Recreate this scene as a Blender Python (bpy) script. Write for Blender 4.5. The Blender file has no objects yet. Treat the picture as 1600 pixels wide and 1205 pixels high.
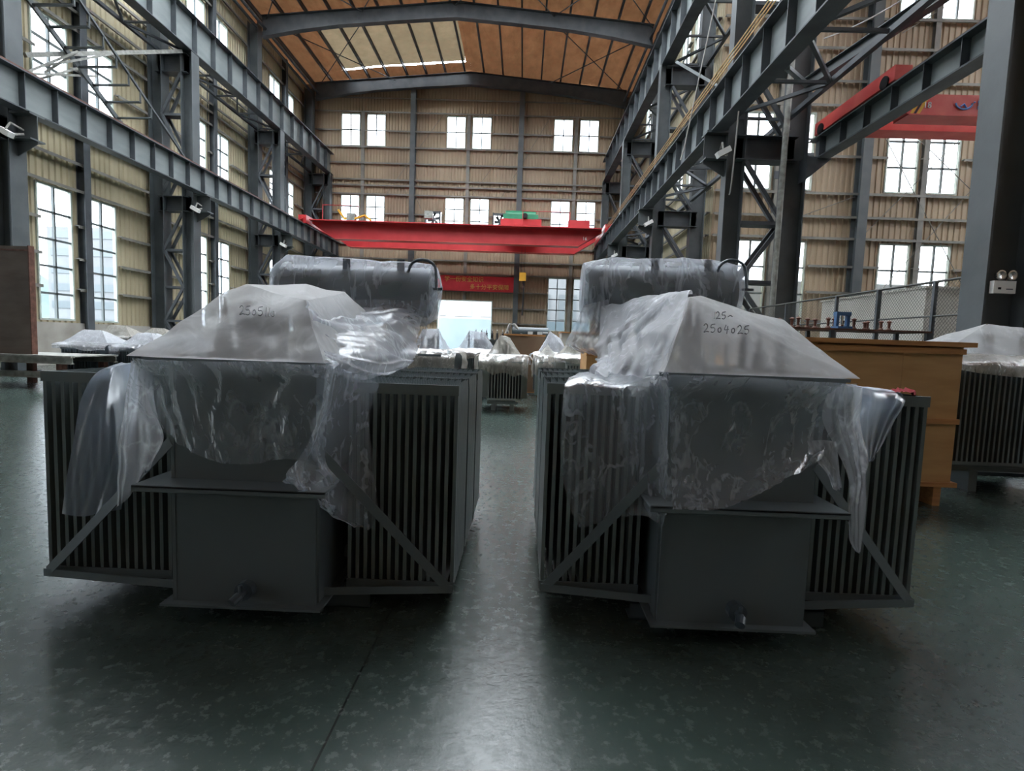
import bpy, math, random
import numpy as np
from mathutils import Vector, Matrix, noise
PI = math.pi
S = bpy.context.scene
COL = S.collection

# ------------------------------------------------------------------ camera
def cam_axes(yaw, pitch, roll):
    cy, sy, cp, sp = math.cos(yaw), math.sin(yaw), math.cos(pitch), math.sin(pitch)
    f = Vector((sy*cp, cy*cp, -sp)); r = Vector((cy, -sy, 0)); u = r.cross(f)
    c, s = math.cos(roll), math.sin(roll)
    return c*r+s*u, -s*r+c*u, f
CAM_H = 1.6; CAM_F = 838.4
_r, _u, _f = cam_axes(-0.0170018, 0.0806688, 0.0348413)
cam_data = bpy.data.cameras.new('camera'); cam = bpy.data.objects.new('camera', cam_data); COL.objects.link(cam)
cam_data.sensor_width = 36; cam_data.lens = 36*CAM_F/1600; cam_data.clip_start = .05; cam_data.clip_end = 500
cam.matrix_world = Matrix(((_r.x, _u.x, -_f.x, 0), (_r.y, _u.y, -_f.y, 0), (_r.z, _u.z, -_f.z, CAM_H), (0, 0, 0, 1)))
S.camera = cam

# ------------------------------------------------------------------ sky and exposure
W = bpy.data.worlds.new('overcast_sky'); S.world = W; W.use_nodes = True
nt = W.node_tree; nt.nodes.clear()
wo = nt.nodes.new('ShaderNodeOutputWorld'); bg = nt.nodes.new('ShaderNodeBackground')
tc = nt.nodes.new('ShaderNodeTexCoord'); nz = nt.nodes.new('ShaderNodeTexNoise'); cr = nt.nodes.new('ShaderNodeValToRGB')
nz.inputs['Scale'].default_value = 2.2; nz.inputs['Detail'].default_value = 4
cr.color_ramp.elements[0].position = .3; cr.color_ramp.elements[0].color = (.74, .82, .93, 1)
cr.color_ramp.elements[1].position = .75; cr.color_ramp.elements[1].color = (.95, .97, 1, 1)
nt.links.new(tc.outputs['Generated'], nz.inputs['Vector']); nt.links.new(nz.outputs['Fac'], cr.inputs['Fac'])
nt.links.new(cr.outputs['Color'], bg.inputs['Color']); bg.inputs['Strength'].default_value = 13.0
nt.links.new(bg.outputs['Background'], wo.inputs['Surface'])
vs = S.view_settings; vs.view_transform = 'Standard'; vs.look = 'None'; vs.gamma = 1; vs.use_curve_mapping = False
vs.exposure = 0.9
S.display_settings.display_device = 'sRGB'
S.cycles.use_denoising = True
S.cycles.max_bounces = 10; S.cycles.diffuse_bounces = 5; S.cycles.transparent_max_bounces = 24; S.cycles.glossy_bounces = 4
S.cycles.caustics_reflective = False; S.cycles.caustics_refractive = False
S.cycles.sample_clamp_indirect = 6

# ------------------------------------------------------------------ mesh helper
class MB:
    def __init__(s): s.v = []; s.f = []; s.sm = False
    def add(s, vs_, fs):
        n = len(s.v); s.v += [tuple(p) for p in vs_]; s.f += [tuple(i+n for i in q) for q in fs]; return s
    def box(s, a, b):
        x0, x1 = sorted((a[0], b[0])); y0, y1 = sorted((a[1], b[1])); z0, z1 = sorted((a[2], b[2]))
        return s.add([(x0,y0,z0),(x1,y0,z0),(x1,y1,z0),(x0,y1,z0),(x0,y0,z1),(x1,y0,z1),(x1,y1,z1),(x0,y1,z1)],
                     [(0,3,2,1),(4,5,6,7),(0,1,5,4),(1,2,6,5),(2,3,7,6),(3,0,4,7)])
    def bar(s, p, q, w, h, up=(0,0,1)):
        p, q = Vector(p), Vector(q); d = (q-p).normalized(); up = Vector(up)
        if abs(d.dot(up)) > .98: up = Vector((0,1,0)) if abs(d.y) < .9 else Vector((1,0,0))
        sx = d.cross(up).normalized()*w/2; uz = sx.cross(d).normalized()*h/2
        vs_ = [p-sx-uz, p+sx-uz, p+sx+uz, p-sx+uz, q-sx-uz, q+sx-uz, q+sx+uz, q-sx+uz]
        return s.add(vs_, [(0,1,2,3),(7,6,5,4),(0,4,5,1),(1,5,6,2),(2,6,7,3),(3,7,4,0)])
    def hbeam(s, p, q, w, h, tf, tw, up=(0,0,1)):
        """I-section: flanges across 'up', web along it"""
        p, q = Vector(p), Vector(q); d = (q-p).normalized(); up = Vector(up); sx = d.cross(up).normalized(); uz = sx.cross(d).normalized()
        for k in (-1, 1):
            o = uz*k*(h/2-tf/2); s.bar(p+o, q+o, w, tf, up)
        return s.bar(p, q, tw, h-2*tf, up)
    def tube(s, p, q, r, n=8, r2=None, caps=True):
        p, q = Vector(p), Vector(q); d = (q-p).normalized(); a = Vector((0,0,1)) if abs(d.z) < .9 else Vector((1,0,0))
        x = d.cross(a).normalized(); y = d.cross(x); r2 = r if r2 is None else r2
        vs_ = [p+(x*math.cos(2*PI*i/n)+y*math.sin(2*PI*i/n))*r for i in range(n)]+[q+(x*math.cos(2*PI*i/n)+y*math.sin(2*PI*i/n))*r2 for i in range(n)]
        fs = [(i, i+n, (i+1)%n+n, (i+1)%n) for i in range(n)]
        if caps: fs += [tuple(range(n)), tuple(range(2*n-1, n-1, -1))]
        return s.add(vs_, fs)
    def path(s, pts, r, n=6):
        """tube along a polyline, r may be a list"""
        pts = [Vector(p) for p in pts]; m = len(pts); rr = r if isinstance(r, (list, tuple)) else [r]*m
        ref = None; rings = []
        for i, p in enumerate(pts):
            d = (pts[min(i+1, m-1)]-pts[max(i-1, 0)]).normalized()
            if ref is None: ref = Vector((0,0,1)) if abs(d.z) < .9 else Vector((1,0,0))
            x = (ref-d*ref.dot(d)).normalized(); y = d.cross(x); ref = x
            rings.append([p+(x*math.cos(2*PI*k/n)+y*math.sin(2*PI*k/n))*rr[i] for k in range(n)])
        vs_ = [v for g in rings for v in g]; fs = []
        for i in range(m-1):
            for k in range(n): fs.append((i*n+k, i*n+(k+1)%n, (i+1)*n+(k+1)%n, (i+1)*n+k))
        fs += [tuple(range(n-1, -1, -1)), tuple(range((m-1)*n, m*n))]
        return s.add(vs_, fs)
    def lathe(s, base, prof, n=12, ax=(0,0,1)):
        base = Vector(base); d = Vector(ax).normalized(); a = Vector((0,1,0)) if abs(d.y) < .9 else Vector((1,0,0))
        x = d.cross(a).normalized(); y = d.cross(x); m = len(prof)
        vs_ = [base+d*h+(x*math.cos(2*PI*k/n)+y*math.sin(2*PI*k/n))*max(r, 1e-4) for r, h in prof for k in range(n)]
        fs = [(i*n+k, (i+1)*n+k, (i+1)*n+(k+1)%n, i*n+(k+1)%n) for i in range(m-1) for k in range(n)]
        return s.add(vs_, fs)
    def grid(s, P, closed=False):
        """P: rows x cols of points"""
        R_, C_ = len(P), len(P[0]); vs_ = [p for row in P for p in row]; fs = []
        for i in range(R_-1):
            for j in range(C_-1): fs.append((i*C_+j, i*C_+j+1, (i+1)*C_+j+1, (i+1)*C_+j))
        return s.add(vs_, fs)
    def move(s, M):
        s.v = [tuple(M @ Vector(p)) for p in s.v]; return s
    def build(s, name, mat=None, parent=None, smooth=False, loc=None):
        me = bpy.data.meshes.new(name); me.from_pydata(s.v, [], s.f); me.update()
        if mat: me.materials.append(mat)
        if smooth: me.polygons.foreach_set('use_smooth', [True]*len(me.polygons))
        o = bpy.data.objects.new(name, me); COL.objects.link(o)
        if parent is not None: o.parent = parent
        if loc: o.location = loc
        return o

def tag(o, label, cat, group=None, kind=None):
    if label: o['label'] = label
    if cat: o['category'] = cat
    if group: o['group'] = group
    if kind: o['kind'] = kind
    return o
def thing(name, label, cat, loc=(0,0,0), rz=0, group=None):
    o = bpy.data.objects.new(name, None); COL.objects.link(o); o.empty_display_size = .2
    o.location = loc; o.rotation_euler = (0, 0, rz)
    return tag(o, label, cat, group)
def copy_tree(o, parent=None):
    c = o.copy(); COL.objects.link(c)
    if parent is not None: c.parent = parent
    for ch in list(o.children): copy_tree(ch, c)
    return c
def structure(o, label=None, cat='structure'):
    o['kind'] = 'structure'
    if label: o['label'] = label; o['category'] = cat
    return o

# ------------------------------------------------------------------ materials
def mat_new(name):
    m = bpy.data.materials.new(name); m.use_nodes = True; nt = m.node_tree; nt.nodes.clear()
    return m, nt, nt.nodes.new('ShaderNodeOutputMaterial')
def N(nt, t, **kw):
    n = nt.nodes.new(t)
    for k, v in kw.items():
        if k.startswith('_'): setattr(n, k[1:], v)
        else: n.inputs[k.replace('__', ' ')].default_value = v
    return n
def pbr(name, c1, c2=None, scale=3, rough=.5, metal=0, bump=0, bscale=30, pos=(.35, .65), stretch=None, spec=.5, rough2=None, detail=5):
    m, nt, out = mat_new(name); b = N(nt, 'ShaderNodeBsdfPrincipled', Roughness=rough, Metallic=metal)
    b.inputs['Specular IOR Level'].default_value = spec
    nt.links.new(b.outputs[0], out.inputs[0]); L = nt.links.new
    tc = N(nt, 'ShaderNodeTexCoord'); mp = N(nt, 'ShaderNodeMapping')
    if stretch: mp.inputs['Scale'].default_value = stretch
    L(tc.outputs['Object'], mp.inputs['Vector'])
    if c2 is None: b.inputs['Base Color'].default_value = (*c1, 1)
    else:
        n = N(nt, 'ShaderNodeTexNoise', Scale=scale, Detail=detail); r = N(nt, 'ShaderNodeValToRGB')
        L(mp.outputs[0], n.inputs['Vector'])
        r.color_ramp.elements[0].position, r.color_ramp.elements[1].position = pos
        r.color_ramp.elements[0].color = (*c1, 1); r.color_ramp.elements[1].color = (*c2, 1)
        L(n.outputs['Fac'], r.inputs['Fac']); L(r.outputs['Color'], b.inputs['Base Color'])
        if rough2 is not None:
            q = N(nt, 'ShaderNodeMapRange'); q.inputs['To Min'].default_value = rough; q.inputs['To Max'].default_value = rough2
            q.inputs['From Min'].default_value = pos[0]; q.inputs['From Max'].default_value = pos[1]
            L(n.outputs['Fac'], q.inputs['Value']); L(q.outputs[0], b.inputs['Roughness'])
    if bump:
        n2 = N(nt, 'ShaderNodeTexNoise', Scale=bscale, Detail=3); bp = N(nt, 'ShaderNodeBump', Strength=bump, Distance=.01)
        L(mp.outputs[0], n2.inputs['Vector']); L(n2.outputs['Fac'], bp.inputs['Height']); L(bp.outputs[0], b.inputs['Normal'])
    return m
M = {}
M['steel'] = pbr('blue_grey_painted_steel', (.058,.068,.072), (.090,.101,.106), 1.3, .42, bump=.15, bscale=14, rough2=.55)
M['steel_dark'] = pbr('dark_grey_painted_steel', (.05,.058,.066), (.085,.095,.105), 1.5, .5)
M['beam'] = pbr('crane_beam_grey_paint', (.15,.17,.175), (.21,.235,.235), .9, .45, bump=.1, bscale=8, stretch=(1,.5,2))
M['sheet'] = pbr('cream_corrugated_steel_sheet', (.36,.31,.20), (.50,.44,.30), .35, .5, stretch=(1,1,.35), pos=(.3,.7))
M['sheet_b'] = pbr('tan_corrugated_steel_sheet', (.33,.245,.165), (.47,.37,.25), .4, .5, stretch=(1,1,.3), pos=(.3,.7))
M['girt'] = pbr('girt_steel', (.16,.155,.14), (.26,.25,.22), 1.2, .5)
M['frame'] = pbr('pale_green_window_frame', (.42,.47,.42), (.55,.6,.54), 2, .45)
M['muntin'] = pbr('grey_window_bar', (.12,.14,.14), None, rough=.45)
M['plinth'] = pbr('stained_plaster_plinth', (.30,.28,.24), (.44,.42,.38), .8, .85, bump=.3, bscale=12)
M['red'] = pbr('red_crane_paint', (.50,.028,.035), (.60,.045,.05), 1.1, .38, spec=.5)
M['red_rail'] = pbr('pale_red_paint', (.62,.06,.055), (.70,.12,.10), 1.5, .4)  # paler red on the flanges and the whole side bay crane
M['yellow'] = pbr('yellow_hook_paint', (.75,.38,.03), None, rough=.4)
M['green'] = pbr('green_motor_paint', (.02,.20,.10), (.03,.26,.13), 2, .4)
M['tx'] = pbr('grey_transformer_enamel', (.100,.122,.132), (.128,.152,.162), .8, .33, bump=.04, bscale=40, rough2=.42)
M['tx_fin'] = pbr('grey_radiator_enamel', (.13,.158,.162), (.155,.185,.188), 1.5, .30)
M['tx_b'] = pbr('light_grey_transformer_enamel', (.26,.29,.28), (.34,.37,.35), 1, .4)
M['tx_dark'] = pbr('dark_blue_grey_transformer_enamel', (.05,.07,.085), (.075,.095,.11), 1, .4)
M['black'] = pbr('dark_insulator_glaze', (.02,.018,.02), None, rough=.25)
M['rust'] = pbr('rust_brown_castings', (.09,.035,.022), (.17,.075,.05), 8, .7)
M['wood'] = pbr('crate_plywood', (.50,.27,.10), (.62,.36,.15), 1.4, .6, stretch=(1,1,5), bump=.08, bscale=30)
M['wood_rail'] = pbr('crate_pine_batten', (.42,.18,.055), (.58,.28,.10), 5, .6, stretch=(.4,3,6), bump=.1, bscale=20)
M['wood_brown'] = pbr('dark_brown_plywood', (.24,.15,.09), (.32,.21,.13), 1.4, .65)  # darker, browner plywood for the crate behind the central transformer
M['brown'] = pbr('brown_steel_panel', (.085,.055,.038), (.13,.09,.065), 1.3, .55, stretch=(1,1,3))
M['dusty'] = pbr('dusty_steel_channel', (.20,.20,.18), (.34,.34,.31), 6, .6)
M['white'] = pbr('white_lamp_housing', (.75,.75,.73), None, rough=.4)
M['chrome'] = pbr('polished_metal', (.7,.7,.7), None, rough=.18, metal=1)
M['cabin'] = pbr('off_white_cabin_panel', (.56,.53,.47), (.64,.61,.55), .7, .6)
M['wire'] = pbr('dark_fence_wire', (.06,.06,.055), None, rough=.6)
M['gold'] = pbr('brass_conductor_rail', (.62,.42,.16), (.75,.55,.25), 4, .32, metal=.6)
M['cable'] = pbr('pale_cable', (.45,.43,.40), None, rough=.5)
M['blue'] = pbr('blue_machine_paint', (.05,.13,.28), None, rough=.4)
M['ink'] = pbr('black_marker_ink', (.015,.015,.02), None, rough=.4)
M['text_w'] = pbr('white_stencil_paint', (.8,.8,.78), None, rough=.5)
M['text_blue'] = pbr('blue_logo_paint', (.12,.25,.6), None, rough=.5)
M['rag'] = pbr('dark_red_cloth', (.16,.02,.025), (.24,.03,.035), 20, .9, spec=.1)
M['banner'] = pbr('red_banner_cloth', (.55,.02,.035), (.62,.03,.045), 2, .6)
M['banner_t'] = pbr('yellow_banner_lettering', (.75,.5,.12), None, rough=.6)
M['hill'] = pbr('hazy_green_hill', (.045,.072,.068), (.075,.105,.085), .08, .9)
M['build'] = pbr('pale_render_wall', (.16,.165,.17), (.19,.20,.205), .3, .8)
M['build_w'] = pbr('blue_glass_band', (.12,.14,.15), None, rough=.3)
M['bluewall'] = pbr('blue_sheet_wall', (.10,.145,.175), (.115,.16,.19), .5, .6)
M['out'] = pbr('outside_paving', (.20,.20,.18), (.26,.26,.24), .3, .9)
M['tape'] = pbr('pale_label_paper', (.7,.7,.66), None, rough=.6)

# glass: thin, a little reflection; grey tint put in to dim the sky
m, nt, out = mat_new('window_glass'); L = nt.links.new
t = N(nt, 'ShaderNodeBsdfTransparent'); t.inputs['Color'].default_value = (.38,.40,.41,1)
g = N(nt, 'ShaderNodeBsdfGlossy', Roughness=.08); mx = N(nt, 'ShaderNodeMixShader'); mx.inputs[0].default_value = .05
L(t.outputs[0], mx.inputs[1]); L(g.outputs[0], mx.inputs[2]); L(mx.outputs[0], out.inputs[0]); M['glass'] = m

# translucent sheets: roof foil / skylight
def thin(name, dif, tra, fd, ft, rough=.3, gl=.1, scale=1, bump=.3, bs=3, stretch=(1,1,1), dif2=None):
    m, nt, out = mat_new(name); L = nt.links.new
    tc = N(nt, 'ShaderNodeTexCoord'); mp = N(nt, 'ShaderNodeMapping'); mp.inputs['Scale'].default_value = stretch
    L(tc.outputs['Object'], mp.inputs[0]); n = N(nt, 'ShaderNodeTexNoise', Scale=bs, Detail=6); L(mp.outputs[0], n.inputs['Vector'])
    bp = N(nt, 'ShaderNodeBump', Strength=bump, Distance=.05); L(n.outputs['Fac'], bp.inputs['Height'])
    r = N(nt, 'ShaderNodeValToRGB'); r.color_ramp.elements[0].color = (*dif, 1); r.color_ramp.elements[1].color = (*(dif2 or dif), 1)
    r.color_ramp.elements[0].position = .35; r.color_ramp.elements[1].position = .65
    n3 = N(nt, 'ShaderNodeTexNoise', Scale=scale, Detail=4); L(mp.outputs[0], n3.inputs['Vector']); L(n3.outputs['Fac'], r.inputs['Fac'])
    d = N(nt, 'ShaderNodeBsdfDiffuse'); L(r.outputs[0], d.inputs[0]); tr = N(nt, 'ShaderNodeBsdfTranslucent'); tr.inputs[0].default_value = (*tra, 1)
    gs = N(nt, 'ShaderNodeBsdfGlossy', Roughness=rough); L(r.outputs[0], gs.inputs[0])
    a = N(nt, 'ShaderNodeMixShader'); a.inputs[0].default_value = ft; L(d.outputs[0], a.inputs[1]); L(tr.outputs[0], a.inputs[2])
    b = N(nt, 'ShaderNodeMixShader'); b.inputs[0].default_value = gl; L(a.outputs[0], b.inputs[1]); L(gs.outputs[0], b.inputs[2])
    for q in (d, tr, gs): L(bp.outputs[0], q.inputs['Normal'])
    L(b.outputs[0], out.inputs[0]); return m
M['foil'] = thin('orange_brown_roof_insulation', (.26,.11,.045), (.55,.26,.12), 1, .015, .28, .22, 1.1, .9, 2.0, (1,.5,1), (.56,.30,.15))
M['skylight'] = thin('fibreglass_roof_sheet', (.34,.26,.15), (.42,.33,.20), 1, .03, .35, .12, .5, .3, 2.5, (1,1,1), (.6,.5,.32))

M['skylight_unseen'] = thin('clear_fibreglass_roof_sheet', (.6,.6,.56), (.85,.86,.85), 1, .9, .35, .08, .5, .2, 2.5)

# plastic film
def film(name, tint, opac, haze=.5, tmin=0, bump=.5, wr=.22, s1=5, seed=0., gloss=.14, dark=1, zs=.4, sm=.30):
    m, nt, out = mat_new(name); L = nt.links.new
    tc = N(nt, 'ShaderNodeTexCoord'); mp = N(nt, 'ShaderNodeMapping'); mp.inputs['Location'].default_value = (seed, seed*.7, seed*1.3)
    mp.inputs['Scale'].default_value = (1, 1, zs); L(tc.outputs['Object'], mp.inputs[0])
    n = N(nt, 'ShaderNodeTexNoise', Scale=s1, Detail=2.5, Distortion=1.0); L(mp.outputs[0], n.inputs['Vector'])
    n.inputs['Roughness'].default_value = .55
    v = N(nt, 'ShaderNodeTexNoise', Scale=s1*2.6, Detail=1.5, Distortion=1.6); L(mp.outputs[0], v.inputs['Vector'])
    # ridged height: creases
    def ridge(o):
        a = N(nt, 'ShaderNodeMath', _operation='SUBTRACT'); a.inputs[1].default_value = .5; L(o, a.inputs[0])
        b = N(nt, 'ShaderNodeMath', _operation='ABSOLUTE'); L(a.outputs[0], b.inputs[0])
        c = N(nt, 'ShaderNodeMath', _operation='MULTIPLY'); c.inputs[1].default_value = -1; L(b.outputs[0], c.inputs[0]); return c.outputs[0]
    h = N(nt, 'ShaderNodeMath', _operation='MULTIPLY_ADD'); h.inputs[1].default_value = .45
    L(ridge(v.outputs['Fac']), h.inputs[0]); L(ridge(n.outputs['Fac']), h.inputs[2])
    bp = N(nt, 'ShaderNodeBump', Strength=bump, Distance=.03); L(h.outputs[0], bp.inputs['Height'])
    # opacity varies with creases and facing
    op = N(nt, 'ShaderNodeMapRange'); op.inputs['From Min'].default_value = -.07; op.inputs['From Max'].default_value = 0
    op.inputs['To Min'].default_value = opac; op.inputs['To Max'].default_value = min(1, opac+wr); L(h.outputs[0], op.inputs['Value'])
    lw = N(nt, 'ShaderNodeLayerWeight', Blend=.35)
    ad = N(nt, 'ShaderNodeMath', _operation='MULTIPLY_ADD', _use_clamp=True); ad.inputs[1].default_value = .35
    L(lw.outputs['Facing'], ad.inputs[0]); L(op.outputs[0], ad.inputs[2])
    d = N(nt, 'ShaderNodeBsdfDiffuse'); d.inputs[0].default_value = (*tint, 1)
    tr = N(nt, 'ShaderNodeBsdfTranslucent'); tr.inputs[0].default_value = (*tint, 1)
    a = N(nt, 'ShaderNodeMixShader'); a.inputs[0].default_value = haze; L(d.outputs[0], a.inputs[1]); L(tr.outputs[0], a.inputs[2])
    tp = N(nt, 'ShaderNodeBsdfTransparent'); tp.inputs[0].default_value = (.97*dark,.98*dark,dark,1)
    b = N(nt, 'ShaderNodeMixShader'); L(ad.outputs[0], b.inputs[0]); L(tp.outputs[0], b.inputs[1]); L(a.outputs[0], b.inputs[2])
    gs = N(nt, 'ShaderNodeBsdfGlossy', Roughness=.27); fr = N(nt, 'ShaderNodeFresnel', IOR=1.4)
    for q in (d, tr, gs, fr): L(bp.outputs[0], q.inputs['Normal'])
    fm = N(nt, 'ShaderNodeMath', _operation='MULTIPLY_ADD', _use_clamp=True); fm.inputs[1].default_value = sm; fm.inputs[2].default_value = gloss*.06
    L(fr.outputs[0], fm.inputs[0])
    c = N(nt, 'ShaderNodeMixShader'); L(fm.outputs[0], c.inputs[0]); L(b.outputs[0], c.inputs[1]); L(gs.outputs[0], c.inputs[2])
    L(c.outputs[0], out.inputs[0]); return m
M['film_tent'] = film('frosted_plastic_film', (.90,.90,.89), .48, .66, bump=.22, wr=.14, s1=2.4)
M['film_clear'] = film('clear_crumpled_plastic_film', (.70,.75,.81), .24, .45, bump=.5, wr=.26, s1=5, zs=.5)
M['film_smooth'] = film('smooth_bluish_plastic_film', (.52,.60,.74), .40, .6, bump=.12, wr=.10, s1=1.6, seed=11.)
M['film_wrap'] = film('streaky_plastic_film', (.80,.83,.88), .24, .6, bump=.4, wr=.36, s1=4, seed=9., zs=.2, sm=.14)
M['film_mid'] = film('wrinkled_plastic_film', (.78,.80,.84), .34, .55, bump=.4, wr=.28, s1=4, seed=3., zs=.5)
M['film_far'] = film('dusty_plastic_film', (.56,.53,.47), .45, .45, bump=.5, wr=.3, s1=6, seed=5.)
M['film_white'] = film('white_plastic_film', (.82,.84,.88), .6, .5, bump=.5, wr=.3, s1=6, seed=7.)

# epoxy floor: green, scuffed, with dusty patches that are rougher and paler
m, nt, out = mat_new('green_epoxy_floor'); L = nt.links.new
tc = N(nt, 'ShaderNodeTexCoord'); b = N(nt, 'ShaderNodeBsdfPrincipled'); L(b.outputs[0], out.inputs[0])
n1 = N(nt, 'ShaderNodeTexNoise', Scale=.45, Detail=7); n2 = N(nt, 'ShaderNodeTexNoise', Scale=16, Detail=10); n3 = N(nt, 'ShaderNodeTexNoise', Scale=38, Detail=4)
for q in (n1, n2, n3): L(tc.outputs['Object'], q.inputs['Vector'])
n1.inputs['Roughness'].default_value = .62; n2.inputs['Roughness'].default_value = .7
r1 = N(nt, 'ShaderNodeValToRGB'); r1.color_ramp.elements[0].color = (.022,.037,.031,1); r1.color_ramp.elements[1].color = (.050,.070,.060,1)
r1.color_ramp.elements[0].position = .30; r1.color_ramp.elements[1].position = .74; L(n1.outputs['Fac'], r1.inputs['Fac'])
r2 = N(nt, 'ShaderNodeValToRGB'); r2.color_ramp.elements[0].color = (0,0,0,1); r2.color_ramp.elements[1].color = (1,1,1,1)
r2.color_ramp.elements[0].position = .50; r2.color_ramp.elements[1].position = .82; L(n2.outputs['Fac'], r2.inputs['Fac'])
mxc = N(nt, 'ShaderNodeMix', _data_type='RGBA'); mxc.inputs['B'].default_value = (.15,.165,.14,1)
sc = N(nt, 'ShaderNodeMath', _operation='MULTIPLY'); sc.inputs[1].default_value = .14; L(r2.outputs[0], sc.inputs[0])
L(sc.outputs[0], mxc.inputs['Factor']); L(r1.outputs[0], mxc.inputs['A'])
# expansion joints every six metres
sp = N(nt, 'ShaderNodeSeparateXYZ'); L(tc.outputs['Object'], sp.inputs[0])
def joint(o, off, per, w):
    a = N(nt, 'ShaderNodeMath', _operation='ADD'); a.inputs[1].default_value = off; L(o, a.inputs[0])
    c = N(nt, 'ShaderNodeMath', _operation='PINGPONG'); c.inputs[1].default_value = per/2; L(a.outputs[0], c.inputs[0])
    d = N(nt, 'ShaderNodeMath', _operation='LESS_THAN'); d.inputs[1].default_value = w; L(c.outputs[0], d.inputs[0]); return d.outputs[0]
JX, JY = joint(sp.outputs['X'], .72, 6, .005), joint(sp.outputs['Y'], -4.02, 6, .006)
jm = N(nt, 'ShaderNodeMath', _operation='MAXIMUM'); L(JX, jm.inputs[0]); L(JY, jm.inputs[1])
mj = N(nt, 'ShaderNodeMix', _data_type='RGBA'); mj.inputs['B'].default_value = (.008,.01,.009,1)
L(jm.outputs[0], mj.inputs['Factor']); L(mxc.outputs['Result'], mj.inputs['A']); L(mj.outputs['Result'], b.inputs['Base Color'])
rr = N(nt, 'ShaderNodeMapRange'); rr.inputs['From Min'].default_value = .35; rr.inputs['From Max'].default_value = .7
rr.inputs['To Min'].default_value = .17; rr.inputs['To Max'].default_value = .34; b.inputs['Specular IOR Level'].default_value = .8; L(n2.outputs['Fac'], rr.inputs['Value']); L(rr.outputs[0], b.inputs['Roughness'])
bp = N(nt, 'ShaderNodeBump', Strength=.16, Distance=.01); ah = N(nt, 'ShaderNodeMath', _operation='MULTIPLY_ADD'); ah.inputs[1].default_value = .4
L(n3.outputs['Fac'], ah.inputs[0]); L(n2.outputs['Fac'], ah.inputs[2]); L(ah.outputs[0], bp.inputs['Height']); L(bp.outputs[0], b.inputs['Normal'])
M['floor'] = m
# ================================================================== SHELL
XL, XR, YB, YF = -11.9, 5.75, 29.2, -12.0        # left wall, closing wall on the right, back wall, wall behind the camera
XE, YE = 25.0, 17.2                              # far side and end wall of the bay on the right
EAVE, RIDGE, XRG = 14.75, 15.55, -3.15
WN = [0]
def corrugated(name, mat, P, U, Nn, u0, u1, z0, ztop, holes, pitch=.18, dep=.035, label=None):
    """ribbed sheet from u0 to u1 along U starting at P, holes = (ua, ub, za, zb); ztop may be a function of u"""
    P, U, Nn = Vector(P), Vector(U), Vector(Nn); zt = ztop if callable(ztop) else (lambda u: ztop)
    us = []; u = u0
    while u < u1-1e-6:
        for q, d in ((0, 0), (.30, 0), (.42, 1), (.78, 1), (.90, 0)):
            if u+q*pitch < u1: us.append((u+q*pitch, d))
        u += pitch
    us.append((u1, 0))
    for h in holes:
        for e in h[:2]:
            us = [q for q in us if abs(q[0]-e) > .02] + [(e, 0)]
    us.sort(); mb = MB()
    def pt(q, z): return P+U*q[0]+Nn*(q[1]*dep)+Vector((0,0,z))
    for a, b in zip(us, us[1:]):
        c = (a[0]+b[0])/2; cuts = sorted([(h[2], h[3]) for h in holes if h[0] < c < h[1]])
        z = z0; segs = []
        for lo, hi in cuts:
            if lo > z: segs.append((z, lo))
            z = max(z, hi)
        segs.append((z, None))
        for lo, hi in segs:
            ha, hb = (zt(a[0]), zt(b[0])) if hi is None else (hi, hi)
            if ha <= lo: continue
            mb.add([pt(a, lo), pt(b, lo), pt(b, hb), pt(a, ha)], [(0,1,2,3)])
    o = mb.build(name, mat); o['kind'] = 'structure'; return o
def girts(parent, P, U, Nn, u0, u1, zs, holes, posts=()):
    P, U, Nn = Vector(P), Vector(U), Vector(Nn)
    for z in zs:
        hs = sorted([(h[0]-.03, h[1]+.03) for h in holes if h[2]-.02 < z < h[3]+.02]); u = u0; mb = MB()
        for a, b in hs+[(u1, u1)]:
            if a > u+.05:
                p, q = P+U*u+Nn*.12+Vector((0,0,z)), P+U*a+Nn*.12+Vector((0,0,z))
                mb.bar(p, q, .13, .02); mb.bar(p+Nn*.06+Vector((0,0,-.03)), q+Nn*.06+Vector((0,0,-.03)), .012, .07)
            u = max(u, b)
        mb.build('girt', M['girt'], parent)
def window(P, U, Nn, u0, w, z0, z1, cols=2, rows=2, label=''):
    """frame, bars and panes of one window in its opening"""
    WN[0] += 1; P, U, Nn = Vector(P), Vector(U), Vector(Nn)
    root = thing('window_%d' % WN[0], None, None, P+U*u0+Vector((0,0,z0))); root['kind'] = 'structure'
    if label: root['label'] = label
    h = z1-z0; mb = MB(); Z = Vector((0,0,1)); f = .045
    for a, b in (((0), (w)),):
        mb.bar(U*f/2, U*f/2+Z*h, .09, f, U); mb.bar(U*(w-f/2), U*(w-f/2)+Z*h, .09, f, U)
        mb.bar(U*f+Z*f/2, U*(w-f)+Z*f/2, .09, f); mb.bar(U*f+Z*(h-f/2), U*(w-f)+Z*(h-f/2), .09, f)
    mb.build('window_frame', M['frame'], root)
    mb = MB()
    for c in range(1, cols): mb.bar(U*(w*c/cols)+Z*f, U*(w*c/cols)+Z*(h-f), .06, .05, U)
    for r in range(1, rows): mb.bar(U*f+Z*(h*r/rows), U*(w-f)+Z*(h*r/rows), .06, .05)
    mb.build('window_bars', M['muntin'], root)
    mb = MB(); mb.add([U*f+Z*f, U*(w-f)+Z*f, U*(w-f)+Z*(h-f), U*f+Z*(h-f)], [(0,1,2,3)])
    mb.build('window_pane', M['glass'], root)
    return root
ROWS = {'low': (1.75, 5.1, 5), 'mid': (7.32, 9.15, 3), 'top': (11.67, 13.33, 2)}
GZ = [2.6, 3.4, 4.25, 5.16, 5.85, 6.6, 7.28, 8.2, 9.2, 9.65, 9.95, 10.8, 11.62, 12.45, 13.4, 14.1]

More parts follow.
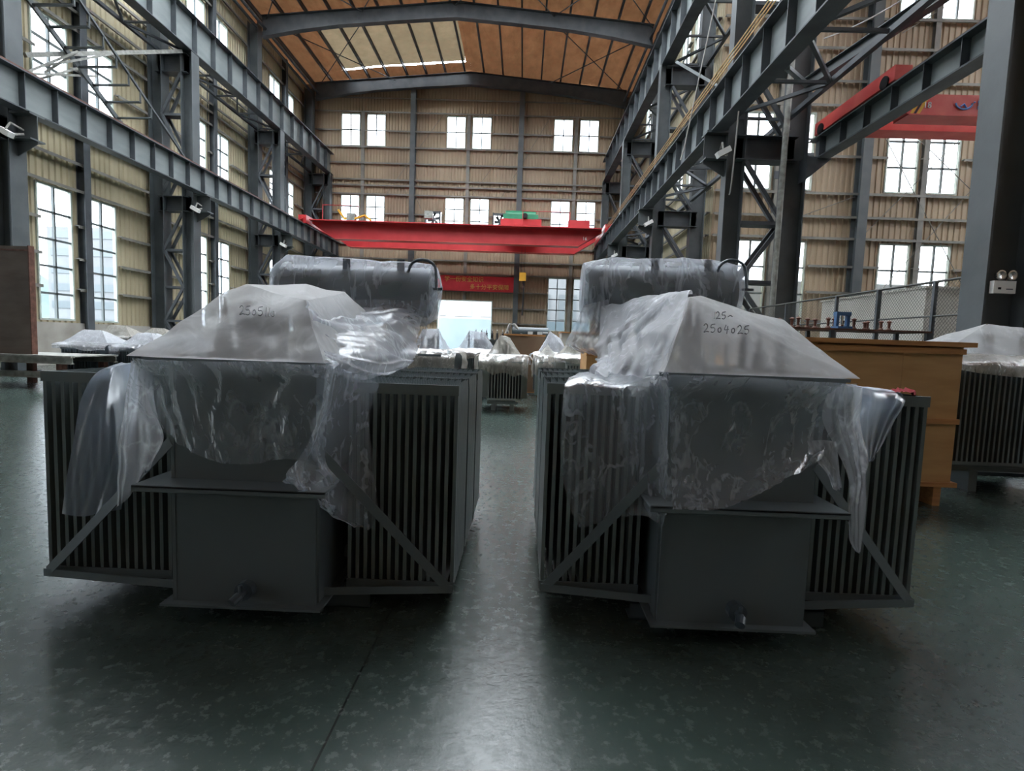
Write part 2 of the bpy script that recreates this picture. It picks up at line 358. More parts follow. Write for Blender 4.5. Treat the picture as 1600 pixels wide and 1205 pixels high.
# ---- left wall: a pair of windows in every bay, three rows
lh = []; lwins = []
for k in range(-3, 4):
    y0 = 11+6*k
    for a in (2.03, 3.55):
        for r in ('low', 'mid', 'top'):
            z0, z1, n = ROWS[r]; lh.append((y0+a, y0+a+1.05, z0, z1)); lwins.append((y0+a, z0, z1, n, k, r))
lhw = [h for h in lh if h[0] > YF+.3 and h[1] < YB]
wl = corrugated('wall_left', M['sheet'], (XL, 0, 0), (0,1,0), (1,0,0), YF, YB, 1.7, EAVE, lhw)
girts(wl, (XL, 0, 0), (0,1,0), (1,0,0), YF, YB, GZ, lhw)
wp = MB().box((XL-.12, YF, 0), (XL+.10, YB, 1.70)); wp.build('plinth', M['plinth'], wl)
for y0, z0, z1, n, k, r in lwins:
    if y0 > YF+.3 and y0+1.05 < YB: window((XL, 0, 0), (0,1,0), (1,0,0), y0, 1.05, z0, z1, 2, n)
for k in range(-3, 4):                                          # wind posts between the two windows of each pair
    y = 11+6*k+3.32
    if YF < y < YB: MB().hbeam((XL+.14, y, 0), (XL+.14, y, EAVE-.2), .22, .28, .012, .01, (1,0,0)).build('wind_post', M['steel_dark'], wl)

# ---- back wall of the main hall
def roofz(x): return EAVE+(RIDGE-EAVE)*(x-XL)/(XRG-XL) if x < XRG else RIDGE-(RIDGE-EAVE)*(x-XRG)/(XR-XRG)
bh = []
for cx in (-8.80, -3.22, 2.42):
    for s in (-1.18, .17):
        for r in ('low', 'mid', 'top'):
            if r == 'low' and cx == -3.22: continue
            z0, z1, n = ROWS[r]; bh.append((cx+s, cx+s+1.01, 2.25 if r == 'low' else z0, z1, n))
DOOR = (-4.62, -1.75, 0, 3.72)
FANS = [(-5.42, -4.58, 7.62, 8.36), (-1.84, -1.0, 7.62, 8.36)]
wb = corrugated('wall_back', M['sheet_b'], (0, YB, 0), (1,0,0), (0,-1,0), XL, XR, 0, roofz, [h[:4] for h in bh]+[DOOR]+FANS, .16)
girts(wb, (0, YB, 0), (1,0,0), (0,-1,0), XL, XR, GZ, [h[:4] for h in bh]+[DOOR]+FANS)
for h in bh: window((0, YB, 0), (1,0,0), (0,-1,0), h[0], 1.01, h[2], h[3], 2, h[4])
for x in (-8.80, -3.22, 2.42):
    for z0, z1 in ((0 if x != -3.22 else 3.8, 13.4),):
        MB().hbeam((x, YB-.1, z0), (x, YB-.1, z1), .16, .14, .01, .01, (0,1,0)).build('wind_post', M['girt'], wb)
for x in (-6.10, -.46): MB().hbeam((x, YB-.3, 0), (x, YB-.3, roofz(x)-.75), .26, .34, .014, .01, (0,1,0)).build('gable_column', M['steel'], wb)
for x0, x1, za, zb in ((-7.5, -4.6, 9.2, 13.3), (-4.3, -1.4, 7.3, 11.5), (-1.4, 1.0, 9.2, 13.3), (-6, -4.4, 9.2, 5.9)):
    MB().tube((x0, YB-.16, za), (x1, YB-.16, zb), .012, 5).build('tie_rod', M['girt'], wb)
d = thing('door_1', 'tall open doorway under the red banner in the end wall', None, (-4.62, YB, 0)); d['kind'] = 'structure'
m_ = MB(); m_.box((-.06,-.1,0), (0,.1,3.78)); m_.box((2.87,-.1,0), (2.93,.1,3.78)); m_.box((0,-.1,3.72), (2.87,.1,3.78)); m_.build('door_frame', M['frame'], d)
MB().box((-.0, .15, 4.0), (2.9, .17, 4.03)).build('door_track', M['girt'], d)

# ---- closing wall between the main hall and the yard on the right, from the end of the side bay to the back wall
rh = []
for k in (1, 2):
    y0 = 11+6*k
    for a in (2.03, 3.55):
        for r in ('mid', 'top', 'low'):
            if k == 1 and r == 'low': continue
            z0, z1, n = ROWS[r]; rh.append((y0+a, y0+a+1.05, z0, z1, n))
wr = corrugated('wall_right', M['sheet'], (XR, 0, 0), (0,1,0), (-1,0,0), YE, YB, 0, EAVE, [h[:4] for h in rh])
girts(wr, (XR, 0, 0), (0,1,0), (-1,0,0), YE, YB, GZ, [h[:4] for h in rh])
for h in rh: window((XR, 0, 0), (0,1,0), (-1,0,0), h[0], 1.05, h[2], h[3], 2, h[4])
# ---- end wall of the side bay
eh = []
for cx in (7.62, 12.05, 16.5, 20.9):
    for s in (-1.12, .12):
        for z0, z1, n in ((1.75, 5.05, 4), (6.57, 8.9, 3), (11.67, 13.3, 2)): eh.append((cx+s, cx+s+.98, z0, z1, n))
we = corrugated('wall_side_bay_end', M['sheet_b'], (0, YE, 0), (1,0,0), (0,-1,0), XR, XE, 0, EAVE+.4, [h[:4] for h in eh])
girts(we, (0, YE, 0), (1,0,0), (0,-1,0), XR, XE, [2.6, 3.5, 4.3, 5.15, 5.8, 6.5, 7.6, 9.1, 9.8, 10.75, 11.6, 12.5, 13.4], [h[:4] for h in eh])
for h in eh: window((0, YE, 0), (1,0,0), (0,-1,0), h[0], .98, h[2], h[3], 2, h[4])
for x in (10.1, 14.6, 19.0): MB().hbeam((x, YE-.3, 0), (x, YE-.3, EAVE), .28, .36, .014, .012, (0,1,0)).build('gable_column', M['steel'], we)
for cx in (7.62, 12.05, 16.5): MB().hbeam((cx, YE-.1, 0), (cx, YE-.1, 13.4), .16, .14, .01, .01, (0,1,0)).build('wind_post', M['girt'], we)
for x0, x1, za, zb in ((10.3, 13.9, 8.9, 3.2), (10.3, 14, 5.2, 9.3), (8.0, 10, 5.6, 6.4), (11, 13.6, 8.8, 6.6), (13.6, 11, 12.9, 11.2), (10.4, 14.2, 2.8, 7.6)):
    MB().tube((x0, YE-.16, za), (x1, YE-.16, zb), .014, 5).build('tie_rod', M['girt'], we)
# ---- outer wall of the side bay and the wall behind the camera
sh = []
for k in range(-3, 1):
    y0 = 11+6*k
    for a in (1.2, 3.6):
        for z0, z1, n in ((1.75, 5.1, 4), (7.3, 9.2, 3), (11.6, 13.3, 2)): sh.append((y0+a, y0+a+1.5, z0, z1, n))
wo_ = corrugated('wall_side_bay_outer', M['sheet'], (XE, 0, 0), (0,1,0), (-1,0,0), YF, YE, 0, EAVE, [h[:4] for h in sh if h[0] > YF])
for h in sh:
    if h[0] > YF: window((XE, 0, 0), (0,1,0), (-1,0,0), h[0], 1.5, h[2], h[3], 2, h[4])
corrugated('wall_front', M['sheet_b'], (0, YF, 0), (1,0,0), (0,1,0), XL, XE, 0, EAVE+.9, [])

# ---- roof: insulation between the purlins, a strip of pale roof sheets on the left slope, a thin open joint at its end
def sheet_z(x, y):
    return roofz(x)+.02*math.sin(y*2.1+x)+.018*math.sin(y*7.3+3*x)*math.sin(x*5)
def roofpanel(name, mat, x0, x1, y0, y1, parent=None, nx=None):
    xs = sorted({x0, x1} | {round(k*.3, 3) for k in range(-60, 60) if x0 < k*.3 < x1}); ys = sorted({y0, y1} | {round(k*.5, 3) for k in range(-60, 90) if y0 < k*.5 < y1})
    P = [[(x, y, sheet_z(x, y)) for y in ys] for x in xs]
    return MB().grid(P).build(name, mat, parent, smooth=True)
SK = (-9.45, -3.35, 23.3, 27.5)
def slope(x0, x1, lights, parent, name):
    """one roof slope with openings for the roof lights"""
    first = parent; y = YF; edges = sorted(lights, key=lambda q: q[2])
    for (a, b, ya, yb, gap, mt) in edges+[(0, 0, YB, YB, 0, None)]:
        if ya > y:
            o = roofpanel(name, M['foil'], x0, x1, y, ya, parent=parent)
            if parent is None: parent = o; o['kind'] = 'structure'
        if mt is None: break
        roofpanel('insulation', M['foil'], x0, a, ya, yb+gap, parent=parent); roofpanel('insulation', M['foil'], b, x1, ya, yb+gap, parent=parent)
        roofpanel('roof_light', M[mt], a, b, ya, yb, parent=parent); y = yb+gap
    return parent
LTS = [(7.0, 11.4), (13.2, 16.8), (18.4, 20.6)]  # unseen roof lights, placed and widened to brighten the hall
rf = slope(XL-.1, XRG, [(-9.45, -3.35, 23.3, 27.9, .16, 'skylight')]+[(-10.9, -3.5, a, b, 0, 'skylight_unseen') for a, b in LTS], None, 'ceiling')
slope(XRG, XR, [(-2.8, 4.8, a, b, 0, 'skylight_unseen') for a, b in LTS], rf, 'insulation')
for i in range(18):                                              # purlins run the length of the hall
    x = XL+.55+i*.985
    MB().hbeam((x, YF, roofz(x)-.13), (x, YB, roofz(x)-.13), .07, .17, .01, .01).build('purlin', M['steel_dark'], rf)
def sz(x): return EAVE+.9*(x-XR)/(XE-XR)
def sbay(ya, yb, xa, xb, mat, par, nm):
    return MB().add([(xa,ya,sz(xa)),(xb,ya,sz(xb)),(xb,yb,sz(xb)),(xa,yb,sz(xa))], [(0,1,2,3)]).build(nm, M[mat], par)
sb = sbay(YF, 6.0, XR, XE, 'foil', None, 'ceiling_side_bay'); sb['kind'] = 'structure'
for ya, yb, lt in ((6.0, 7.3, 1), (7.3, YE, 0)):
    if lt:
        sbay(ya, yb, XR, XR+1.5, 'foil', sb, 'insulation'); sbay(ya, yb, XR+1.5, XE-2, 'skylight_unseen', sb, 'roof_light'); sbay(ya, yb, XE-2, XE, 'foil', sb, 'insulation')  # roof light added out of view for more light inside
    else: sbay(ya, yb, XR, XE, 'foil', sb, 'insulation')
for i in range(9):
    x = XR+1+i*2.1; z = EAVE+.9*(x-XR)/(XE-XR)-.13
    MB().hbeam((x, YF, z), (x, YE, z), .07, .17, .01, .01).build('purlin', M['steel_dark'], sb)
# strip of wall above the valley between the two roofs is closed by the gutter beam
g_ = MB().box((XR-.05, YF, EAVE-.5), (XR+.05, YE, EAVE)).build('trim_1', M['steel_dark']); g_['kind'] = 'structure'

# ---- rafters: haunched I-beams, each a thing
RN = {5: 'first ahead of the camera, above the view', 11: 'second ahead of the camera, above the view', 17: 'third ahead of the camera, above the view', 23: 'last but one before the end wall, crossing the top of the view', 29: 'against the end wall'}
for y in (-7, -1, 5, 11, 17, 23, 28.7):
    rt = thing('roof_rafter', 'dark gable rafter, '+RN.get(int(y+.5), 'above and behind the camera' if y < -5 else 'just above the camera'), 'roof beam', (XRG, y, 0), 0, 'roof rafters of the hall')
    for sgn, xe in ((-1, XL+.72), (1, 4.85)):
        mb = MB(); dx = xe-XRG; ts = [0, .3, .6, .8, 1]; ht = [.62, .58, .58, .66, .82]
        for a in range(4):
            xa, xb = dx*ts[a], dx*ts[a+1]; za, zb = roofz(XRG+xa)-.24, roofz(XRG+xb)-.24
            mb.bar((xa,0,za), (xb,0,zb), .26, .02)
            mb.bar((xa,0,za-ht[a]), (xb,0,zb-ht[a+1]), .26, .02)
            mb.add([(xa,-.008,za),(xb,-.008,zb),(xb,-.008,zb-ht[a+1]),(xa,-.008,za-ht[a]),(xa,.008,za),(xb,.008,zb),(xb,.008,zb-ht[a+1]),(xa,.008,za-ht[a])],
                   [(0,1,2,3),(7,6,5,4),(0,4,5,1),(3,2,6,7)])
        mb.build('rafter_half', M['steel_dark'], rt)
for y0, y1, xs in ((17.2, 22.8, ((-10.9,-7),(-7,-3.2),(-3.2,.8),(.8,4.8))), (23.2, 28.5, ((-10.9,-7),(.8,4.8)))):
    for a, b in xs:
        for (p, q) in (((a, y0), (b, y1)), ((b, y0), (a, y1))):
            MB().tube((p[0], p[1], roofz(p[0])-.45), (q[0], q[1], roofz(q[0])-.45), .022, 6).build('roof_brace', M['steel_dark'], rf)
# eave struts
for x in (-11.35, -11.05, 4.75, 5.0):
    MB().tube((x, YF, 14.1), (x, 28.7, 14.1), .06, 8).build('eave_strut', M['steel_dark'], rf)
# ================================================================== COLUMNS AND CRANE BEAMS
def laced_column(x_out, x_in, y, label, group, top_out=14.3, top_in=10.05, low=5.3, upp=9.45, hw=.38, flood=True, inb=1):
    """x_out chord reaches the roof, x_in chord carries the upper crane beam; the lower beam sits on a bracket inboard"""
    t = thing('laced_column', label, 'column', ((x_out+x_in)/2, y, 0), 0, group); cx = (x_out+x_in)/2
    a, b = x_out-cx, x_in-cx
    MB().hbeam((a,0,0), (a,0,top_out), hw, .42, .018, .014, (1,0,0)).build('chord', M['steel'], t)
    MB().hbeam((b,0,0), (b,0,top_in), hw, .36, .018, .014, (1,0,0)).build('chord', M['steel'], t)
    s = 1 if b > a else -1; pa, pb = a+s*.2, b-s*.18
    for z0, z1 in ((low, low+.46), (upp, upp+.55)):
        MB().hbeam((a,0,(z0+z1)/2), (b,0,(z0+z1)/2), .34, z1-z0, .018, .014).build('cross_beam', M['steel_dark'], t)
    zz = [.9, 1.9, 2.95, 4.1, low-.05]; zt = [low+.55, 7.0, 8.2, upp-.05]
    for seq in (zz, zt):
        for i in range(len(seq)-1):
            p, q = ((pa, seq[i]), (pb, seq[i+1])) if i % 2 == (1 if seq is zz else 0) else ((pb, seq[i]), (pa, seq[i+1]))
            mb = MB()
            for yy in (-.16, .16): mb.bar((p[0], yy, p[1]), (q[0], yy, q[1]), .07, .075)
            mb.build('lacing_bar', M['steel_dark'], t)
            if i: MB().bar((pa, 0, seq[i]), (pb, 0, seq[i]), .3, .07).build('lacing_strut', M['steel_dark'], t)
    MB().box((min(a,b)-.25,-.28,.60), (max(a,b)+.25,.28,.66)).build('base_plate', M['steel_dark'], t)
    k = b+s*.18                                                  # bracket under the lower beam
    mb = MB().box((k, -.17, low+.0), (k+s*.42, .17, low+.03)); mb.add([(k,-.008,low-.3),(k+s*.42,-.008,low-.05),(k+s*.42,-.008,low+.5),(k,-.008,low+.5),(k,.008,low-.3),(k+s*.42,.008,low-.05),(k+s*.42,.008,low+.5),(k,.008,low+.5)],
        [(0,1,2,3),(7,6,5,4),(0,4,5,1),(1,5,6,2),(2,6,7,3),(3,7,4,0)]); mb.box((k, -.17, low+.49), (k+s*.42, .17, low+.53))
    mb.build('beam_bracket', M['steel'], t)
    return t
LCX = (-11.50, -10.52)
NM = {-7: 'outside the view, furthest behind the camera', -1: 'outside the view, just behind the camera', 5: 'outside the view, just ahead of the camera', 11: 'nearest the camera', 17: 'second from the camera', 23: 'third from the camera', 28.7: 'in the corner against the end wall'}
for y in (-7, -1, 5, 11, 17, 23, 28.7):
    laced_column(LCX[0], LCX[1], y, 'laced grey steel column of the left wall, '+(NM[y] or 'outside the view beside the camera'), 'laced columns along the left wall')
RNM = {5: 'big and cut by the right edge of the photo, with the emergency light', 11: 'with a rusty conduit, where the side bay crane beam ends', 17: 'third from the camera, left of the conduit column', 23: 'small, near the far end', 28.7: 'in the corner against the end wall', -1: 'outside the view, just behind the camera', -7: 'outside the view, furthest behind the camera'}
for y in (-7, -1, 5, 11, 17, 23, 28.7):
    laced_column(5.20 if y != 28.7 else 5.0, 4.03, 4.75 if y == 5 else y, 'laced grey steel column of the right row, '+(RNM[y] or 'outside the view behind the camera'), 'laced columns of the right row', hw=.26)
# rusty pipe on the second right column
tag(MB().path([(4.86, 10.72, 0), (4.88, 10.72, 5), (4.92, 10.72, 8.4)], .055, 10).build('conduit_pipe', M['dusty']), 'pale dusty vertical pipe strapped to the right column beside the side bay', 'pipe')

def runway(name, label, x, y0, y1, z0, z1, pitch, fw=.34, stiff_mat='steel_dark', rail=True, ph=0):
    t = thing(name, label, 'crane beam', (x, y0, 0), 0, 'crane runway beams'); L_ = y1-y0
    MB().bar((0,0,(z0+z1)/2), (0,L_,(z0+z1)/2), .014, z1-z0-.04).build('web', M['beam'], t)
    MB().bar((0,0,z1-.012), (0,L_,z1-.012), fw, .024).build('top_flange', M['steel_dark'], t)
    MB().bar((0,0,z0+.012), (0,L_,z0+.012), fw*.82, .024).build('bottom_flange', M['steel_dark'], t)
    n = int((L_-ph)/pitch)
    first = max(0, n-95)
    extra = MB()
    for i in range(n+1):
        y = ph+i*pitch; mb = MB() if i >= first else extra
        for s in (-1, 1): mb.box((s*.007, y-.007, z0+.024), (s*fw*.40, y+.007, z1-.024))
        if i >= first: mb.build('stiffener', M[stiff_mat], t)
    if extra.v: extra.build('stiffener', M[stiff_mat], t)
    if rail: MB().bar((0,0,z1+.05), (0,L_,z1+.05), .05, .10).build('crane_rail', M['rust'], t)
    return t
ZL0, ZL1, ZU0, ZU1 = 5.83, 6.57, 10.07, 11.15
def surge(t, xs, xw, y0, y1, z, pitch=1.5):
    """flat lattice between the beam and the wall columns"""
    MB().bar((xw,y0,z), (xw,y1,z), .09, .09).build('surge_chord', M['steel_dark'], t)
    mb = MB(); y = y0; k = 0
    while y+pitch <= y1+.01:
        a, b = (xs, xw) if k % 2 else (xw, xs)
        mb.bar((a,y,z), (b,y+pitch,z), .06, .06); mb.bar((xs,y,z), (xw,y,z), .05, .05); y += pitch; k += 1
    mb.build('surge_lattice', M['steel_dark'], t)
b1 = runway('crane_beam', 'lower grey crane beam along the left wall', -10.10, YF, 29.0, ZL0, ZL1, .75, ph=.3); surge(b1, -.15, -1.15, .5, 40.8, ZL1-.1)
b2 = runway('crane_beam', 'upper grey crane beam along the left wall', -10.5, YF, 29.0, ZU0, ZU1, 1.0, .40, ph=.1); surge(b2, -.15, -.95, .5, 40.8, ZU0+.05)
b3 = runway('crane_beam', 'lower grey crane beam on the right with brass conductor rails on top', 3.66, YF, 29.0, ZL0, ZL1, .78, ph=.45); surge(b3, .15, 1.35, .5, 40.8, ZL0+.3)
b4 = runway('crane_beam', 'upper grey crane beam on the right, steepest in the view', 4.04, YF, 29.0, ZU0, ZU1, 1.0, .40, ph=.1); surge(b4, .15, 1.2, .5, 40.8, ZU0+.05)
b5 = runway('crane_beam', 'dark side bay crane beam under the red end carriage, ending at the conduit column', 5.62, YF, 11.0, 5.31, 5.72, .66, .30, ph=.2)
MB().add([(-.3,22.7,4.9),(.15,22.7,5.3),(.15,23,5.3),(-.3,23,4.9),(-.3,22.7,5.34),(.15,22.7,5.34),(.15,23,5.34),(-.3,23,5.34)], [(0,3,2,1),(4,5,6,7),(0,1,5,4),(1,2,6,5),(2,3,7,6),(3,0,4,7)]).build('beam_seat', M['steel_dark'], b5)
for i, dx in enumerate((-.16, -.09, -.02)):
    tag(MB().tube((3.60+dx+.02, 2, ZL1+.20+.03*i), (3.60+dx+.02, 28.8, ZL1+.20+.03*i), .013, 6).build('conductor_rail', M['gold']), 'long thin brass conductor rail above the lower right crane beam', 'conductor rail', 'brass conductor rails on the lower right beam')
mb = MB()
for i in range(18): mb.box((3.40, 2.5+1.5*i, ZL1-.02), (3.73, 2.54+1.5*i, ZL1+.19))
mb.build('rail_support', M['steel_dark'], b3)

# plain bars between upper beam and column heads
tb = MB(); tb.bar((-10.62, 16.75, 10.0), (-11.6, 12.6, 7.75), .10, .10); o_ = tag(tb.build('tie_beam', M['dusty']), 'rusty tie bar running from the upper left beam down across the window', 'steel bar')
tb = MB()
for a_, b_ in (((-11.2,13.6,8.35),(-11.6,13.1,7.6)), ((-11.2,13.6,8.35),(-11.6,12.4,7.2)), ((-11.0,14.4,8.7),(-11.5,12.9,7.65)), ((-11.5,12.4,7.25),(-11.3,14.3,8.1)), ((-11.6,12.9,7.35),(-11.3,13.7,8.0))):
    tb.bar(a_, b_, .045, .05)
tb.build('bracing', M['dusty'], o_)
tag(MB().bar((4.05, 15.85, 9.6), (5.0, 14.9, 8.5), .12, .07).build('tie_beam', M['beam']), 'pale flat bar sloping down below the upper right crane beam', 'steel bar')
tag(MB().bar((4.05, 9.0, 6.1), (4.93, 10.1, 6.36), .08, .06).build('tie_beam', M['beam']), 'short pale flat bar beside the conduit column', 'steel bar')
tag(MB().hbeam((4.93, 10.2, 6.40), (5.7, 5.2, 6.3), .14, .20, .012, .01).build('brace_beam', M['steel']), 'grey brace beam above the side bay crane beam, thinner of the two', 'steel bar')
# stair ladder up to the upper crane beam
lad = thing('access_ladder', 'inclined grey steel ladder with wide rungs in front of the upper left windows', 'ladder', (0,0,0))
a0, a1, b0, b1_ = Vector((-11.3,11.9,9.15)), Vector((-11.3,15.2,7.2)), Vector((-10.35,11.9,9.45)), Vector((-10.35,16.4,6.8))
MB().bar(a0, a1, .05, .12).build('ladder_rail', M['steel'], lad); MB().bar(b0, b1_, .05, .05).build('ladder_rail', M['steel'], lad)
for i in range(8):
    p = a0.lerp(a1, .06+.125*i); q = Vector((-10.35, p.y, p.z+.02)); MB().bar(p, q, .08, .03).build('rung', M['steel'], lad)
    MB().bar(q, (q.x, q.y, 9.45-(q.y-11.9)*.589), .03, .03).build('baluster', M['steel'], lad)
# floodlights under the lower beams
for x, sx, nm in ((-10.05, 1, 'left wall'), (3.62, -1, 'right row')):
    for y, w in ((10.45, 'nearest'), (16.45, 'second'), (22.45, 'third')):
        f = thing('floodlight', 'small white floodlight under the lower crane beam, %s column of the %s' % (w, nm), 'lamp', (x, y, 5.30), 0, 'floodlights')
        MB().box((-.13,-.07,-.07), (.13,.07,.03)).move(Matrix.Rotation(.5*sx, 4, 'Y')).build('lamp_housing', M['white'], f)
        MB().box((-.11,-.055,-.078), (.11,.055,-.071)).move(Matrix.Rotation(.5*sx, 4, 'Y')).build('lamp_glass', M['chrome'], f)
        mb = MB(); mb.bar((-sx*.12,.12,-.02), (-sx*.12,.5,.12), .04, .04); mb.bar((0,.0,.04), (-sx*.02,.12,.2), .03, .02); mb.bar((-sx*.02,.12,.2), (-sx*.12,.5,.2), .03, .03); mb.build('lamp_bracket', M['dusty'], f)
# loose cables
def sagline(a, b, sag, n=14):
    a, b = Vector(a), Vector(b); return [a.lerp(b, i/n)+Vector((0,0,-sag*4*(i/n)*(1-i/n))) for i in range(n+1)]
tag(MB().path(sagline((2.98, 9.0, 7.9), (2.55, 9.2, 4.9), .0)+[Vector((2.5,9.2,4.7))], .010, 6).build('hanging_cable', M['cable']), 'thin pale cable hanging straight in front of the upper right crane beam', 'cable')
tag(MB().path(sagline((3.66, 9.9, 5.80), (3.9, 10.75, 4.6), .35), .014, 6).build('hanging_cable', M['cable']), 'pale looping cable below the floodlight of the conduit column', 'cable')
tag(MB().path(sagline((5.0, 9.8, 7.0), (6.2, 7.0, 7.4), .25), .012, 6).build('hanging_cable', M['cable']), 'pale sagging cable beside the brace beam, upper right', 'cable')
# ================================================================== CRANES
def girder(L_, h=.74, w=.42):
    mb = MB(); mb.box((0,-w/2,.10), (L_,w/2,h)); mb.box((0,-w/2-.05,h), (L_,w/2+.05,h+.03)); 
    return mb
c = thing('overhead_crane', 'red double girder overhead crane spanning the main hall in front of the end wall', 'crane', (-10.1, 26.2, 6.70))
Lc = 13.76
for yy, nm in ((-1.05, 'girder'), (1.05, 'girder')):
    mb = MB(); h0, h1 = -.62, .12
    # box girder with tapered ends
    pr = [(.25, .0), (1.25, h0), (Lc-1.25, h0), (Lc-.25, .0), (Lc-.25, h1), (.25, h1)]
    vs_ = [(x, yy-.21, z) for x, z in pr]+[(x, yy+.21, z) for x, z in pr]; n = 6
    mb.add(vs_, [tuple(range(n)), tuple(range(2*n-1, n-1, -1))]+[(i, i+n, (i+1)%n+n, (i+1)%n) for i in range(n)])
    g1 = mb.build('girder', M['red'], c)
    mb = MB(); mb.box((.25, yy-.27, h1), (Lc-.25, yy+.27, h1+.035)); mb.box((1.25, yy-.25, h0-.03), (Lc-1.25, yy+.25, h0)); mb.build('flange', M['red_rail'], g1)
    MB().bar((.3, yy, h1+.06), (Lc-.3, yy, h1+.06), .04, .05).build('trolley_rail', M['rust'], g1)
for x in (0, Lc):
    e = MB().box((x-.18, -1.75, -.08), (x+.18, 1.75, .28)).build('end_carriage', M['red'], c)
    for y in (-1.5, 1.5): MB().tube((x-.06, y, .03), (x+.06, y, .03), .17, 14).build('wheel', M['rust'], e)
    for y in (-1.85, 1.85): MB().tube((x, y-.1, .1), (x, y+.1, .1), .07, 10).build('buffer', M['red'], e)
# walkway with posts on the near side
w_ = MB().box((.3, -1.75, .06), (Lc-.3, -1.30, .10)).build('walkway', M['red'], c)
for x in (.9, 2.5, 9.9, 12.0): MB().tube((x,-1.7,.1), (x,-1.7,.75), .018, 6).build('handrail_post', M['red'], w_)
MB().tube((.9,-1.7,.75), (2.5,-1.7,.75), .015, 6).build('handrail', M['red'], w_); MB().tube((9.9,-1.7,.75), (12.0,-1.7,.75), .015, 6).build('handrail', M['red'], w_)
MB().box((11.95,-1.7,.10), (12.9,-1.2,.42)).build('control_box', M['red'], c)
MB().box((2.0,-1.75,.10), (2.35,-1.4,.42)).build('control_box', M['dusty'], c); MB().path([(1.6,-1.7,.55),(1.9,-1.7,.16),(2.4,-1.7,.2),(2.8,-1.7,.34),(3.1,-1.7,.12)], .05, 6).build('cable_loop', M['yellow'], c)
MB().box((5.5,-1.75,.30), (5.85,-1.5,.62)).build('lamp_box', M['dusty'], c)
tr = MB().box((8.9, -1.25, .22), (10.75, 1.25, .50)).build('trolley', M['red'], c)
mb = MB(); mb.box((9.0,-1.2,.50), (10.6,-.2,.72)); mb.tube((9.1,-.7,.78), (10.5,-.7,.78), .2, 14); mb.build('hoist_motor', M['green'], tr)
mb = MB(); mb.tube((10.0, -1.25, .62), (10.0,-1.4,.62), .12, 12); mb.build('cable_drum', M['black'], tr)
mb = MB()
for dx in (-.08, .08): mb.tube((9.98+dx, 0, .2), (9.98+dx, 0, -1.75), .008, 5)
mb.build('hoist_rope', M['wire'], tr)
hk = MB().box((9.82, -.1, -2.15), (10.14, .1, -1.75)).build('hook_block', M['yellow'], tr)
MB().path([(9.98,0,-2.15),(9.98,0,-2.32),(10.06,0,-2.42),(10.0,0,-2.52),(9.9,0,-2.46)], .03, 8).build('hook', M['rust'], hk)
tag(MB().path([(-.05, 26.2, 4.55), (-.05, 26.22, 3.7), (-.08, 26.2, 2.9)], .035, 6).build('hoist_chain', M['black']), 'dark chain hanging below the yellow hook block', 'chain')

def textmesh(body, size, mat, name, parent=None, M4=None, extrude=.004, align='CENTER'):
    cu = bpy.data.curves.new(name, 'FONT'); cu.body = body; cu.size = size; cu.extrude = extrude; cu.align_x = align; cu.align_y = 'CENTER'
    cu.resolution_u = 3
    ob = bpy.data.objects.new(name, cu); COL.objects.link(ob); bpy.context.view_layer.update()
    me = bpy.data.meshes.new_from_object(ob.evaluated_get(bpy.context.evaluated_depsgraph_get())); me.name = name
    bpy.data.objects.remove(ob); me.materials.clear(); me.materials.append(mat)
    o = bpy.data.objects.new(name, me); COL.objects.link(o)
    if parent is not None: o.parent = parent
    if M4 is not None: o.matrix_local = M4
    return o
FACE = Matrix.Rotation(PI/2, 4, 'X')                              # text facing the camera (towards -Y)
textmesh('16', .22, M['text_w'], 'crane_number', c, Matrix.Translation((12.75, -1.275, -.30)) @ FACE)

# side bay crane
c2 = thing('overhead_crane', 'red overhead crane numbered 18 in the side bay on the right', 'crane', (5.62, 9.72, 5.82))
L2 = 19.0
for yy, h0, h1 in ((-.60, -.39, -.08), (.14, -.34, -.05)):
    pr = [(.24, h0+.06), (.36, h0), (L2-.36, h0), (L2-.24, h0+.06), (L2-.24, h1), (.24, h1)]
    vs_ = [(x, yy-.16, z) for x, z in pr]+[(x, yy+.16, z) for x, z in pr]; n = 6; mb = MB()
    mb.add(vs_, [tuple(range(n)), tuple(range(2*n-1, n-1, -1))]+[(i, i+n, (i+1)%n+n, (i+1)%n) for i in range(n)]); g2 = mb.build('girder', M['red_rail'], c2)
    MB().box((.36, yy-.18, h0-.02), (L2-.36, yy+.18, h0)).build('flange', M['red_rail'], g2)
for x in (.24, L2-.24): MB().box((x-.03, -.8, -.3), (x+.03, .35, -.05)).build('end_tie', M['red_rail'], c2)
MB().box((-.1, -.8, .17), (.3, .35, .19)).build('top_plate', M['red_rail'], c2)
e = MB().box((-.13, -1.12, -.05), (.13, 1.12, .17)).build('end_carriage', M['red_rail'], c2)
for y in (-.9, .9): MB().tube((-.15, y, .0), (.15, y, .0), .10, 14).build('wheel', M['black'], e)
e = MB().box((L2-.13, -1.25, -.05), (L2+.13, 1.25, .20)).build('end_carriage', M['red_rail'], c2)
textmesh('18', .13, M['text_w'], 'crane_number', c2, Matrix.Translation((.65, -.768, -.255)) @ FACE)
def slash(x0, dx, mat, nm):
    MB().add([(x0,-.764,-.39),(x0+dx,-.764,-.39),(x0+dx+.16,-.764,-.08),(x0+.16,-.764,-.08)], [(0,1,2,3)]).build(nm, mat, c2)
slash(.385, .05, M['yellow'], 'warning_stripe'); slash(.445, .035, M['black'], 'warning_stripe'); slash(.49, .05, M['yellow'], 'warning_stripe')
mb = MB()                                                        # blue emblem: curved wings over a boat shape, then a block letter
arc = [(1.22+.13*math.cos(a), -.766, -.21+.09*math.sin(a)) for a in [PI+PI*i/10 for i in range(11)]]
